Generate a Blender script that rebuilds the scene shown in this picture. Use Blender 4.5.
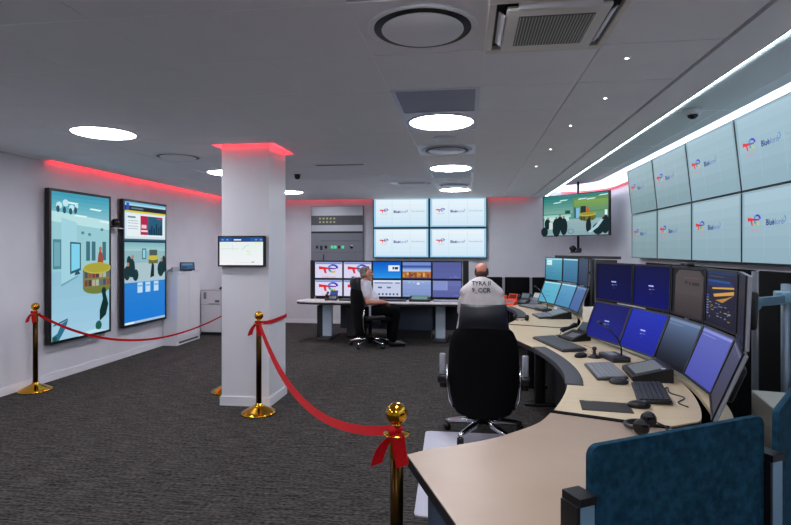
import bpy, bmesh, math, random
from mathutils import Vector, Matrix
random.seed(7)
PI = math.pi
R = math.radians
for o in list(bpy.data.objects):
    bpy.data.objects.remove(o, do_unlink=True)
scene = bpy.context.scene
C = scene.collection

# ---------------------------------------------------------------- camera, world, exposure
cam_d = bpy.data.cameras.new('camera')
cam_d.sensor_width = 36.0
cam_d.lens = 530 / 791 * 36
cam_d.shift_y = -13.0 / 791
cam_d.clip_start = 0.05
cam = bpy.data.objects.new('camera', cam_d)
C.objects.link(cam)
cam.location = (0, 0, 1.56)
cam.rotation_euler = (PI / 2, 0, math.atan(71.5 / 530))
scene.camera = cam
world = bpy.data.worlds.new('world')
scene.world = world
world.use_nodes = True
world.node_tree.nodes['Background'].inputs[0].default_value = (0.5, 0.55, 0.65, 1)
world.node_tree.nodes['Background'].inputs[1].default_value = 0.02
scene.view_settings.view_transform = 'Standard'
scene.view_settings.look = 'None'
scene.view_settings.exposure = 0.0
scene.view_settings.gamma = 1.0
scene.view_settings.use_curve_mapping = False
LAMP = 40.0          # round ceiling lamps
BAYW = 34.0           # white cove strip behind the ceiling bay
BAYL = 30.0           # thin light line at the bay lip
REDS = 22.0          # red cove strips

# ---------------------------------------------------------------- materials
def lin(c):
    if isinstance(c, str):
        c = c.lstrip('#')
        c = [int(c[i:i + 2], 16) / 255 for i in (0, 2, 4)]
    return [v / 12.92 if v <= 0.04045 else ((v + 0.055) / 1.055) ** 2.4 for v in c]
MATS = {}
def mat(name, col='808080', rough=0.5, metal=0.0, spec=0.5, emit=None, es=1.0, noise=None, bump=None, coat=0, sheen=0):
    if name in MATS:
        return MATS[name]
    m = bpy.data.materials.new(name)
    m.use_nodes = True
    nt = m.node_tree
    b = nt.nodes['Principled BSDF']
    c = lin(col)
    b.inputs['Base Color'].default_value = (*c, 1)
    b.inputs['Roughness'].default_value = rough
    b.inputs['Metallic'].default_value = metal
    b.inputs['Specular IOR Level'].default_value = spec
    if coat: b.inputs['Coat Weight'].default_value = coat
    if sheen: b.inputs['Sheen Weight'].default_value = sheen
    if emit is not None:
        b.inputs['Emission Color'].default_value = (*lin(emit), 1)
        b.inputs['Emission Strength'].default_value = es
    if noise or bump:
        tc = nt.nodes.new('ShaderNodeTexCoord')
        mp = nt.nodes.new('ShaderNodeMapping')
        nt.links.new(tc.outputs['Object'], mp.inputs[0])
        nz = nt.nodes.new('ShaderNodeTexNoise')
        nt.links.new(mp.outputs[0], nz.inputs[0])
        sc, col2, stretch = (noise if noise else (bump[0], None, (1, 1, 1)))
        nz.inputs['Scale'].default_value = sc
        nz.inputs['Detail'].default_value = 5
        mp.inputs['Scale'].default_value = stretch
        if noise:
            rp = nt.nodes.new('ShaderNodeValToRGB')
            rp.color_ramp.elements[0].position = 0.33
            rp.color_ramp.elements[1].position = 0.67
            rp.color_ramp.elements[0].color = (*c, 1)
            rp.color_ramp.elements[1].color = (*lin(col2), 1)
            nt.links.new(nz.outputs[0], rp.inputs[0])
            nt.links.new(rp.outputs[0], b.inputs['Base Color'])
        if bump:
            bp = nt.nodes.new('ShaderNodeBump')
            bp.inputs['Strength'].default_value = bump[1]
            bp.inputs['Distance'].default_value = 0.01
            nz2 = nt.nodes.new('ShaderNodeTexNoise')
            nz2.inputs['Scale'].default_value = bump[0]
            nt.links.new(mp.outputs[0], nz2.inputs[0])
            nt.links.new(nz2.outputs[0], bp.inputs['Height'])
            nt.links.new(bp.outputs[0], b.inputs['Normal'])
    MATS[name] = m
    return m
def emi(hexc, k=1.0):
    n = 'screen_%s_%g' % (hexc, k)
    return mat(n, '030304', 0.4, 0, 0.08, emit=hexc, es=k)

def carpet():
    m = bpy.data.materials.new('carpet'); m.use_nodes = True
    nt = m.node_tree; b = nt.nodes['Principled BSDF']
    tc = nt.nodes.new('ShaderNodeTexCoord')
    def nz(scale, st, det=4):
        mp = nt.nodes.new('ShaderNodeMapping'); mp.inputs['Scale'].default_value = st
        nt.links.new(tc.outputs['Object'], mp.inputs[0])
        n = nt.nodes.new('ShaderNodeTexNoise'); n.inputs['Scale'].default_value = scale; n.inputs['Detail'].default_value = det
        nt.links.new(mp.outputs[0], n.inputs[0]); return n
    a = nz(5.0, (1.0, 16.0, 1)); c = nz(70, (0.5, 1, 1), 2)
    mx = nt.nodes.new('ShaderNodeMath'); mx.operation = 'MULTIPLY_ADD'; mx.inputs[1].default_value = 0.55
    nt.links.new(c.outputs[0], mx.inputs[0])
    h = nt.nodes.new('ShaderNodeMath'); h.operation = 'MULTIPLY'; h.inputs[1].default_value = 0.55
    nt.links.new(a.outputs[0], h.inputs[0]); nt.links.new(h.outputs[0], mx.inputs[2])
    rp = nt.nodes.new('ShaderNodeValToRGB')
    rp.color_ramp.elements[0].position = 0.43; rp.color_ramp.elements[1].position = 0.67
    rp.color_ramp.elements[0].color = (*lin('1a1a1c'), 1); rp.color_ramp.elements[1].color = (*lin('57534f'), 1)
    nt.links.new(mx.outputs[0], rp.inputs[0]); nt.links.new(rp.outputs[0], b.inputs['Base Color'])
    bp = nt.nodes.new('ShaderNodeBump'); bp.inputs['Strength'].default_value = 0.5; bp.inputs['Distance'].default_value = 0.006
    nt.links.new(mx.outputs[0], bp.inputs['Height']); nt.links.new(bp.outputs[0], b.inputs['Normal'])
    b.inputs['Roughness'].default_value = 0.95; b.inputs['Specular IOR Level'].default_value = 0.1
    return m

M = {
 'carpet': carpet(),
 'wall': mat('wall_paint', 'd4d4da', 0.75, spec=0.25, noise=(2.5, 'dadae0', (1, 1, 1))),
 'base': mat('skirting', 'e4e4e8', 0.5),
 'tile': mat('ceiling_tile', 'eceff3', 0.7, spec=0.2, noise=(3.0, 'f0f2f5', (1, 1, 1))),
 'grid': mat('ceiling_grid', 'f6f7f8', 0.3),  # near-white for the painted seam glints; carrier and joints share it
 'plate': mat('fixture_plate', 'c4c8d4', 0.35, metal=0.2),
 'meshp': mat('perforated_plate', '747a88', 0.45, metal=0.5, noise=(260, '8d93a2', (1, 1, 1))),
 'white': mat('white_lacquer', 'e0e0e4', 0.35),
 'cream': mat('cream_panel', 'd9d2c4', 0.5),
 'oak': mat('pale_laminate', 'd2bd9a', 0.38, spec=0.4, noise=(4, 'd9c5a4', (1, 6, 1))),
 'beige': mat('beige_laminate', 'a08a76', 0.4, spec=0.4, noise=(3, 'a5907d', (1, 1, 1))),
 'edge': mat('dark_edge', '17171a', 0.45),
 'rest': mat('wrist_rest_pad', '3e3f46', 0.5),
 'black': mat('black_plastic', '0d0d10', 0.4),
 'blackg': mat('gloss_black', '08080a', 0.15),
 'blackm': mat('matt_black_fabric', '08080a', 0.9, spec=0.15),
 'char': mat('charcoal_plastic', '2a2b31', 0.5),
 'grey': mat('grey_plastic', '8a8d94', 0.45),
 'lgrey': mat('light_grey_metal', 'b4b8c0', 0.4, metal=0.3),
 'steel': mat('brushed_steel', '8a98a6', 0.4, metal=0.4),
 'bluealu': mat('blue_grey_aluminium', '86a8bc', 0.35, metal=0.45),
 'chrome': mat('chrome', 'd8d8dc', 0.12, metal=1.0),
 'gold': mat('polished_brass', 'd39a2c', 0.13, metal=1.0),
 'gold_refl_dark': mat('brass_dark_reflection', '3c2a12', 0.3, metal=1.0),  # brass darkened: the pole's dark reflections are put into its colour
 'red': mat('red_ribbon', 'b4060f', 0.6, spec=0.2, noise=(90, 'c40a14', (1, 1, 1))),
 'felt': mat('blue_felt', '12303f', 0.95, spec=0.1, noise=(38, '20465a', (1, 1, 1)), bump=(300, 0.12)),
 'leather': mat('navy_leather', '0e121b', 0.5),
 'orange': mat('orange_plastic', 'f0441c', 0.4),
 'skin': mat('skin', 'c98a72', 0.55),
 'skin2': mat('skin_scalp', 'd98f76', 0.5),
 'hairg': mat('grey_hair', '8c7f78', 0.8),
 'hairb': mat('brown_hair', '4a3028', 0.8),
 'shirt': mat('white_shirt', 'd3d1da', 0.85, noise=(14, 'c6c4cf', (1, 1, 1))),
 'coat': mat('white_coat', 'dcd6d6', 0.9, noise=(9, 'd2cbcd', (1, 1, 1))),
 'trous': mat('black_trousers', '08080b', 0.95, spec=0.1),
 'shoe': mat('black_shoe', '0c0c0e', 0.4),
 'mat': mat('chair_mat', 'b6b6c4', 0.35),
 'ink': mat('black_print', '141418', 0.7),
 'slate': mat('slate_grey_metal', '6c707a', 0.5, metal=0.2),
 'bandd': mat('dark_band', '52545a', 0.5, metal=0.2),
 'lamp': mat('lamp_diffuser', 'ffffff', 0.5, emit='f6f5ff', es=LAMP),
 'bayw': mat('cove_white_strip', 'ffffff', 0.5, emit='dff1ff', es=BAYW),
 'bayl': mat('lip_white_strip', 'ffffff', 0.5, emit='e4f4ff', es=BAYL),
 'reds': mat('cove_red_strip', 'ff3040', 0.5, emit='ff2c3a', es=REDS),
 'spot': mat('small_spot', 'ffffff', 0.5, emit='ffffff', es=14.0),
}

# ---------------------------------------------------------------- mesh helpers
class MB:
    def __init__(s):
        s.bm = bmesh.new(); s.mi = 0; s.X = Matrix.Identity(4)
    def _add(s, vs, fs, smooth=False):
        bv = [s.bm.verts.new(s.X @ Vector(v)) for v in vs]
        for f in fs:
            try:
                fc = s.bm.faces.new([bv[i] for i in f]); fc.material_index = s.mi; fc.smooth = smooth
            except ValueError:
                pass
        return s
    def box(s, x0, x1, y0, y1, z0, z1):
        v = [(x, y, z) for z in (z0, z1) for y in (y0, y1) for x in (x0, x1)]
        return s._add(v, [(0, 2, 3, 1), (4, 5, 7, 6), (0, 1, 5, 4), (2, 6, 7, 3), (0, 4, 6, 2), (1, 3, 7, 5)])
    def rbox(s, x0, x1, y0, y1, z0, z1, r=0.01, seg=2, smooth=True):
        t = bmesh.new()
        bmesh.ops.create_cube(t, size=1.0)
        for v in t.verts:
            v.co = Vector(((x0 + x1) / 2 + v.co.x * (x1 - x0), (y0 + y1) / 2 + v.co.y * (y1 - y0), (z0 + z1) / 2 + v.co.z * (z1 - z0)))
        bmesh.ops.bevel(t, geom=list(t.edges), offset=r, segments=seg, profile=0.5, affect='EDGES')
        t.verts.index_update()
        s._add([v.co.copy() for v in t.verts], [[v.index for v in f.verts] for f in t.faces], smooth)
        t.free(); return s
    def prism(s, pts, z0, z1):
        n = len(pts)
        a = sum(pts[i][0] * pts[(i + 1) % n][1] - pts[(i + 1) % n][0] * pts[i][1] for i in range(n))
        if a < 0: pts = pts[::-1]
        v = [(p[0], p[1], z0) for p in pts] + [(p[0], p[1], z1) for p in pts]
        f = [tuple(range(n))[::-1], tuple(range(n, 2 * n))] + [(i, (i + 1) % n, n + (i + 1) % n, n + i) for i in range(n)]
        return s._add(v, f)
    def lathe(s, prof, seg=24, c=(0, 0, 0), smooth=True):
        vs = []; fs = []
        for (r, z) in prof:
            for k in range(seg):
                a = 2 * PI * k / seg
                vs.append((c[0] + max(r, 1e-4) * math.cos(a), c[1] + max(r, 1e-4) * math.sin(a), c[2] + z))
        m = len(prof)
        for j in range(m - 1):
            for k in range(seg):
                k2 = (k + 1) % seg
                fs.append((j * seg + k, j * seg + k2, (j + 1) * seg + k2, (j + 1) * seg + k))
        fs.append(tuple(range(seg))[::-1]); fs.append(tuple(range((m - 1) * seg, m * seg)))
        return s._add(vs, fs, smooth)
    def tube(s, pts, r, seg=8, smooth=True):
        pts = [Vector(p) for p in pts]; n = len(pts)
        rr = r if isinstance(r, (list, tuple)) else [r] * n
        vs = []; fs = []; up = None
        for i, p in enumerate(pts):
            d = (pts[min(i + 1, n - 1)] - pts[max(i - 1, 0)])
            d = d.normalized() if d.length > 1e-9 else Vector((0, 0, 1))
            if up is None:
                up = Vector((0, 0, 1)) if abs(d.z) < 0.9 else Vector((1, 0, 0))
            sx = d.cross(up).normalized(); up = sx.cross(d).normalized()
            for k in range(seg):
                a = 2 * PI * k / seg
                vs.append(p + (sx * math.cos(a) + up * math.sin(a)) * rr[i])
        for i in range(n - 1):
            for k in range(seg):
                k2 = (k + 1) % seg
                fs.append((i * seg + k, (i + 1) * seg + k, (i + 1) * seg + k2, i * seg + k2))
        fs.append(tuple(range(seg))); fs.append(tuple(range((n - 1) * seg, n * seg))[::-1])
        return s._add(vs, fs, smooth)
    def ell(s, c, rad, nu=16, nv=10, rot=None):
        c = Vector(c); vs = []; fs = []
        rot = rot or Matrix.Identity(3)
        for j in range(1, nv):
            t = PI * j / nv
            for k in range(nu):
                a = 2 * PI * k / nu
                vs.append(c + rot @ Vector((rad[0] * math.sin(t) * math.cos(a), rad[1] * math.sin(t) * math.sin(a), rad[2] * math.cos(t))))
        top = len(vs); vs.append(c + rot @ Vector((0, 0, rad[2]))); vs.append(c + rot @ Vector((0, 0, -rad[2])))
        for j in range(nv - 2):
            for k in range(nu):
                k2 = (k + 1) % nu
                fs.append((j * nu + k, (j + 1) * nu + k, (j + 1) * nu + k2, j * nu + k2))
        for k in range(nu):
            k2 = (k + 1) % nu
            fs.append((top, k, k2)); fs.append((top + 1, (nv - 2) * nu + k2, (nv - 2) * nu + k))
        return s._add(vs, fs, True)
    def cap(s, p0, p1, r0, r1, seg=12):
        p0 = Vector(p0); p1 = Vector(p1); d = (p1 - p0).normalized()
        pts = []; rr = []
        for k in range(5):
            a = PI / 2 * (1 - k / 4)
            pts.append(p0 - d * r0 * math.sin(a)); rr.append(max(r0 * math.cos(a), 1e-4))
        for k in range(5):
            a = PI / 2 * k / 4
            pts.append(p1 + d * r1 * math.sin(a)); rr.append(max(r1 * math.cos(a), 1e-4))
        return s.tube(pts, rr, seg)
    def ribbon(s, pts, wv, th=0.003):
        pts = [Vector(p) for p in pts]; n = len(pts); vs = []; fs = []
        for i, p in enumerate(pts):
            d = (pts[min(i + 1, n - 1)] - pts[max(i - 1, 0)]).normalized()
            w = Vector(wv[i]) if isinstance(wv, list) else Vector(wv)
            nn = d.cross(w).normalized() * th / 2
            vs += [p - w / 2 - nn, p + w / 2 - nn, p + w / 2 + nn, p - w / 2 + nn]
        for i in range(n - 1):
            for k in range(4):
                k2 = (k + 1) % 4
                fs.append((i * 4 + k, i * 4 + k2, i * 4 + 4 + k2, i * 4 + 4 + k))
        fs.append((3, 2, 1, 0)); fs.append(((n - 1) * 4, (n - 1) * 4 + 1, (n - 1) * 4 + 2, (n - 1) * 4 + 3))
        return s._add(vs, fs, False)
    def build(s, name, mats, parent=None, bev=0):
        me = bpy.data.meshes.new(name)
        bmesh.ops.recalc_face_normals(s.bm, faces=list(s.bm.faces)) if not getattr(s, 'norecalc', False) else None
        s.bm.to_mesh(me); s.bm.free()
        for m in (mats if isinstance(mats, (list, tuple)) else [mats]):
            me.materials.append(M[m] if isinstance(m, str) else m)
        o = bpy.data.objects.new(name, me); C.objects.link(o); o.parent = parent
        if bev:
            b = o.modifiers.new('bevel', 'BEVEL'); b.width = bev; b.segments = 2; b.limit_method = 'ANGLE'; b.angle_limit = R(40)
        return o
def tag(o, label, cat, group=None):
    o['label'] = label; o['category'] = cat
    if group: o['group'] = group
    return o
def thing(name, label, cat, loc=(0, 0, 0), rz=0, group=None, rx=0):
    o = bpy.data.objects.new(name, None); C.objects.link(o)
    o.empty_display_size = 0.1
    o.location = loc; o.rotation_euler = (rx, 0, rz)
    return tag(o, label, cat, group)
def struct(o):
    o['kind'] = 'structure'; return o
def dup(o, loc=None, rz=None, label=None, parent=None, group=None):
    c = o.copy(); C.objects.link(c); c.parent = parent
    if loc is not None: c.location = loc
    if rz is not None: c.rotation_euler.z = rz
    if label: c['label'] = label
    if group: c['group'] = group
    for ch in o.children: dup(ch, parent=c)
    return c
def B(*a): return MB().box(*a)
def RB(*a, **k): return MB().rbox(*a, **k)
_tc = {}
def text2d(s, size, bold=0.0, align='CENTER'):
    key = (s, bold, align)
    if key not in _tc:
        cu = bpy.data.curves.new('t', 'FONT'); cu.body = s; cu.size = 1.0; cu.align_x = align; cu.align_y = 'CENTER'
        cu.resolution_u = 2; cu.offset = bold
        o = bpy.data.objects.new('t', cu)
        me = o.to_mesh()
        _tc[key] = ([tuple(v.co[:2]) for v in me.vertices], [tuple(p.vertices) for p in me.polygons])
        o.to_mesh_clear(); bpy.data.objects.remove(o); bpy.data.curves.remove(cu)
    v, f = _tc[key]
    return [(x * size, y * size) for x, y in v], f

class Disp:
    """a screen picture: flat coloured shapes on the glass, facing local -Y; u right 0..1, v up 0..1"""
    def __init__(s, x0, x1, z0, z1, y):
        s.x0, s.z0, s.w, s.h, s.y = x0, z0, x1 - x0, z1 - z0, y
        s.V = []; s.F = []; s.mats = []; s.mi = []; s.layer = 0
    def _m(s, c, k=1.0):
        m = emi(c, k)
        if m not in s.mats: s.mats.append(m)
        return s.mats.index(m)
    def poly(s, pts, c, k=1.0, faces=None, same=False):
        if not same: s.layer += 1
        y = s.y - 0.00025 * s.layer; b = len(s.V)
        for u, v in pts:
            s.V.append((s.x0 + u * s.w, y, s.z0 + v * s.h))
        for f in (faces or [tuple(range(len(pts)))]):
            s.F.append(tuple(b + i for i in f)); s.mi.append(s._m(c, k))
        return s
    def rect(s, u0, v0, u1, v1, c, k=1.0, same=False):
        return s.poly([(u0, v0), (u1, v0), (u1, v1), (u0, v1)], c, k, same=same)
    def grad(s, u0, v0, u1, v1, c0, c1, n=10, horiz=False, k=1.0):
        a = [int(c0[i:i + 2], 16) for i in (0, 2, 4)]; b = [int(c1[i:i + 2], 16) for i in (0, 2, 4)]
        for i in range(n):
            t = i / (n - 1); c = '%02x%02x%02x' % tuple(int(p + (q - p) * t) for p, q in zip(a, b))
            if horiz: s.rect(u0 + (u1 - u0) * i / n, v0, u0 + (u1 - u0) * (i + 1) / n, v1, c, k, same=i > 0)
            else: s.rect(u0, v0 + (v1 - v0) * i / n, u1, v0 + (v1 - v0) * (i + 1) / n, c, k, same=i > 0)
        return s
    def ell(s, u, v, ru, rv, c, n=18, same=False):
        return s.poly([(u + ru * math.cos(2 * PI * i / n), v + rv * math.sin(2 * PI * i / n)) for i in range(n)], c, same=same)
    def arc(s, u, v, ru, rv, a0, a1, wd, c, n=10, same=False):
        """wd = ring width as a share of the radius"""
        p = []; q = []
        for i in range(n + 1):
            a = R(a0 + (a1 - a0) * i / n)
            p.append((u + ru * math.cos(a), v + rv * math.sin(a)))
            q.append((u + ru * (1 - wd) * math.cos(a), v + rv * (1 - wd) * math.sin(a)))
        pts = p + q; N = n + 1
        return s.poly(pts, c, faces=[(i, i + 1, N + i + 1, N + i) for i in range(n)], same=same)
    def text(s, st, u, v, size, c, bold=0.0, align='CENTER'):
        """size in metres"""
        vs, f = text2d(st, size, bold, align)
        return s.poly([(u + x / s.w, v + y / s.h) for x, y in vs], c, faces=f)
    def build(s, name='display', parent=None):
        me = bpy.data.meshes.new(name)
        me.from_pydata(s.V, [], s.F)
        for m in s.mats: me.materials.append(m)
        for p, i in zip(me.polygons, s.mi): p.material_index = i
        o = bpy.data.objects.new(name, me); C.objects.link(o); o.parent = parent
        return o
def te_logo(D, u, v, s, txt=True):
    """red bar with stem and a many-coloured ring; s = width in metres"""
    a = s / D.w; b = s / D.h
    P = lambda pts: [(u + x * a, v + y * b) for x, y in pts]
    D.arc(u + .22 * a, v + .06 * b, .27 * a, .19 * b, -5, 110, .42, '3a32c8')
    D.arc(u + .22 * a, v + .06 * b, .27 * a, .19 * b, 110, 180, .42, '4a8ad8', same=True)
    D.arc(u + .22 * a, v + .06 * b, .26 * a, .24 * b, 180, 240, .38, '2ea08a', same=True)
    D.arc(u + .22 * a, v + .06 * b, .26 * a, .24 * b, 240, 275, .38, '8ac84a', same=True)
    D.arc(u + .22 * a, v + .06 * b, .26 * a, .24 * b, 275, 305, .38, 'f0c030', same=True)
    D.poly(P([(-.5, .15), (-.5, -.01), (-.27, .0), (-.2, -.2), (-.1, -.2), (-.14, 0), (.3, 0), (.3, .06), (-.1, .10)]), 'e02a30')
    D.poly(P([(.0, 0), (.34, 0), (.44, .06), (.0, .07)]), '6a30a8')
    if txt: D.text('TotalEnergies', u, v - .38 * b, s * .13, 'e08088', 0.0)
def partners(D, bg0, bg1, line, logo=0.17, edge='a8cce0'):
    D.rect(0, 0, 1, 1, edge)
    D.grad(.035, .05, .965, .97, bg0, bg1, 6)
    for u in (.335, .665): D.rect(u, .10, u + .004, .92, line)
    te_logo(D, .19, .58, logo * D.w)
    D.text('Blue', .42, .54, D.w * .065, '1c2f78', 0.03)
    D.text('Nord', .525, .54, D.w * .065, '5a74b0', 0.005)
    D.arc(.60, .57, .03, .045, -100, 80, .3, '4a86c8')
    D.text('Nords\u00f8fonden', .815, .555, D.w * .042, '8fa8b8', 0.0)
# ---------------------------------------------------------------- the room
XL, XR, YB, YF, H = -4.9, 2.68, 10.9, -3.0, 2.6
struct(B(XL - .1, XR + .1, YF, YB + .1, -.08, 0).build('floor', 'carpet'))
struct(B(XL - .1, XL, YF, YB, 0, 3.1).build('wall_left', 'wall'))
struct(B(XL - .1, 1.68, YB, YB + .1, 0, 3.1).build('wall_back', 'wall'))
struct(B(XL - .1, XR + .1, YF - .1, YF, 0, 3.1).build('wall_front', 'wall'))
arc = [(1.68 + 1.0 * math.sin(R(t)), 9.9 + 1.0 * math.cos(R(t))) for t in range(90, -1, -6)]
arco = [(1.68 + 1.1 * math.sin(R(t)), 9.9 + 1.1 * math.cos(R(t))) for t in range(0, 91, 6)]
struct(MB().prism([(XR, YF)] + arc + arco + [(XR + .1, YF)], 0, 3.1).build('wall_right', 'wall'))
struct(B(XL, XL + .014, YF, YB, 0, .085).build('baseboard_left', 'base'))
struct(B(XL, 1.68, YB - .014, YB, 0, .085).build('baseboard_back', 'base'))
# ceiling: carrier, tiles, coves
PX0, PX1, PY0, PY1 = -2.44, -1.945, 5.04, 5.52           # pillar
HOLE = (PX0 - .075, PX1 + .075, PY0 - .075, PY1 + .075)
def minus(r, h):
    x0, x1, y0, y1 = r; a0, a1, b0, b1 = h
    if a0 >= x1 or a1 <= x0 or b0 >= y1 or b1 <= y0: return [r]
    out = []
    if y0 < b0: out.append((x0, x1, y0, b0))
    if b1 < y1: out.append((x0, x1, b1, y1))
    m0, m1 = max(y0, b0), min(y1, b1)
    if x0 < a0: out.append((x0, a0, m0, m1))
    if a1 < x1: out.append((a1, x1, m0, m1))
    return out
RED_Y0, RED_Y1 = 5.6, 10.1
CX0 = XL + .11; CY1 = YB - .11
mb = MB()
for r in minus((CX0, 1.265, YF, CY1), HOLE): mb.box(r[0], r[1], r[2], r[3], H + .012, 2.72)
mb.box(XL, CX0, YF, RED_Y0, H, 2.72); mb.box(XL, CX0, RED_Y1, CY1, H, 2.72)
mb.box(XL - .1, 1.53, YF, YB, 2.74, 2.80)                      # slab closing the coves
mb.box(1.265, 1.285, YF, YB, H + .05, 2.74)
mb.box(XL, XL + .11, CY1, YB, H, 2.74)
ceil = struct(mb.build('ceiling', 'grid'))
shadow = B(1.265, 1.287, YF, YB - .11, H + .035, H + .05).build('shadow_gap', 'edge', ceil)
fas = B(1.287, 1.525, YF, YB - .11, H, 2.70).build('fascia_panel', 'tile', ceil)
GX = [-.505 + .5925 * k for k in range(-8, 4)]; GX = [g - (.05 if k < 5 else 0) for k, g in enumerate(GX)]; GX[0] = CX0; GX[-1] = 1.263
GY = [2.81 + .617 * k for k in range(-6, 14)]; GY = [g for g in GY if g < CY1 - .2] + [CY1]
FIX = {}                                                         # (column, row) taken by fixtures
def cell(x, y):
    for i in range(len(GX) - 1):
        for j in range(len(GY) - 1):
            if GX[i] <= x < GX[i + 1] and GY[j] <= y < GY[j + 1]: return i, j
LIGHTS = [(-3.2, -.6), (-.21, -.6), (-3.2, 1.9), (-.21, 1.9), (-3.2, 4.35), (-.21, 4.35), (-3.2, 6.8), (-.21, 6.85), (-3.2, 9.4), (-.21, 9.4)]
DIFF = [(-.21, 2.5), (-.21, 5.6), (-3.2, 5.6), (-.21, 8.7)]
MESHP = [(-.21, 3.7), (-.21, 7.46)]
CASS = [(.37, 2.5)]
for l in (LIGHTS, DIFF, MESHP, CASS):
    for p in l: FIX[cell(*p)] = 1
tm = {}
for i in range(len(GX) - 1):
    for j in range(len(GY) - 1):
        if (i, j) in FIX: continue
        rs = minus((GX[i] + (.003 if i > 7 else .0008), GX[i + 1] - (.003 if i > 6 else .0008), GY[j] + (.0038 if GY[j] < 3.6 else .0012), GY[j + 1] - (.0038 if GY[j + 1] < 3.6 else .0012)), HOLE)
        for r in rs:
            w, d = r[1] - r[0], r[3] - r[2]; key = (round(w, 3), round(d, 3))
            if key not in tm:
                o = B(-w / 2, w / 2, -d / 2, d / 2, 0, .012).build('ceiling_tile', 'tile', ceil); tm[key] = o.data
            else:
                o = bpy.data.objects.new('ceiling_tile', tm[key]); C.objects.link(o); o.parent = ceil
            o.location = ((r[0] + r[1]) / 2, (r[2] + r[3]) / 2, H + random.choice((0, 0, .0008)))
gb = MB()  # white bars paint the glint of the tile edges along the seams
for x in GX[-4:-2]:
    gb.box(x - .0025, x + .0025, YF, CY1, H - .0005, H + .012)
for y in GY[1:-1]:
    if y < 3.6: gb.box(CX0, GX[-3] + .003, y - .0035, y + .0035, H - .0012, H + .012)
gb.build('seam_glint_bars', 'grid', ceil)
# red cove strips (in the slots above the ceiling edge)
def strip2(name, *a): return struct(B(*a).build(name, mat('back_red_strip', 'ff3040', .5, emit='ff2c3a', es=9.0)))
def strip(name, *a): return struct(B(*a).build(name, 'reds'))
strip('trim_1', XL + .012, XL + .024, RED_Y0 + .02, RED_Y1 - .02, 2.652, 2.66)
strip2('trim_2', -4.6, 1.2, YB - .024, YB - .012, 2.652, 2.66)
hx0, hx1, hy0, hy1 = HOLE
g0 = .012
mb = MB().box(PX0 - .02, PX1 + .02, PY0 - g0 - .01, PY0 - g0, 2.645, 2.653).box(PX0 - .02, PX1 + .02, PY1 + g0, PY1 + g0 + .01, 2.645, 2.653)
mb.box(PX0 - g0 - .01, PX0 - g0, PY0, PY1, 2.645, 2.653).box(PX1 + g0, PX1 + g0 + .01, PY0, PY1, 2.645, 2.653)
struct(mb.build('trim_3', 'reds'))
# ceiling bay along the video wall
bay = []
bay_r = .76
bx1, by1 = 2.38, 10.62
bay = [(1.6, YF), (bx1, YF), (bx1, by1 - bay_r)] + [(bx1 - bay_r + bay_r * math.cos(R(t)), by1 - bay_r + bay_r * math.sin(R(t))) for t in range(0, 91, 9)] + [(1.6, by1)]
bp = MB().prism(bay, 2.80, 2.83).build('bay_panel', mat('bay_paint', 'd2dade', .6), ceil)
ups = B(1.5, XR + .1, YF, YB + .1, 3.1, 3.16).build('bay_roof', 'wall', ceil)
B(1.525, 1.6, YF, YB - .1, 2.625, 3.1).build('bay_side', mat('bay_paint', 'd2dade', .6), ceil)
B(2.236, 2.242, YF, 9.9, 2.797, 2.80).build('panel_joint', 'grid', ceil)
for yy in (3.4, 5.05, 6.7, 8.35):
    B(1.62, bx1 - .03, yy, yy + .008, 2.797, 2.80).build('panel_joint', 'grid', ceil)
struct(B(1.527, 1.536, YF, YB - .12, 2.602, 2.622).build('trim_4', 'bayl'))
edge = bay[2:-1]
ins = [(x - .05 * (1 if i == 0 else math.cos(R(max(0, i - 1) * 9))), y - .05 * math.sin(R(max(0, i - 1) * 9))) for i, (x, y) in enumerate(edge)]
outl = [(bx1 - .02, YF)] + [(x + .03, y + (.03 if i > 8 else 0)) for i, (x, y) in enumerate(ins)]
mb = MB().ribbon([(x, y, 2.86) for x, y in [(bx1 - .03, YF + .05)] + ins], (0, 0, .05), .02)
struct(mb.build('trim_5', 'bayw'))
# red-lit ledge around the rounded corner
lp = [(1.68 + .985 * math.sin(R(t)), 9.9 + .985 * math.cos(R(t))) for t in range(10, 91, 8)] + [(2.665, 8.9)]
struct(MB().ribbon([(x, y, 2.70) for x, y in lp], (0, 0, .02), .05).build('trim_6', 'wall'))
lp2 = [(1.68 + .955 * math.sin(R(t)), 9.9 + .955 * math.cos(R(t))) for t in range(10, 91, 8)] + [(2.635, 8.9)]
struct(MB().ribbon([(x, y, 2.683) for x, y in lp2], (0, 0, .012), .012).build('trim_7', mat('corner_red_strip', 'ff3040', .5, emit='ff2c3a', es=3.0)))
# pillar
pil = B(PX0, PX1, PY0, PY1, 0, 2.72).build('pillar', 'white'); struct(pil)
B(PX0 - .014, PX1 + .014, PY0 - .014, PY1 + .014, 0, .09).build('baseboard', 'base', pil)

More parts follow.
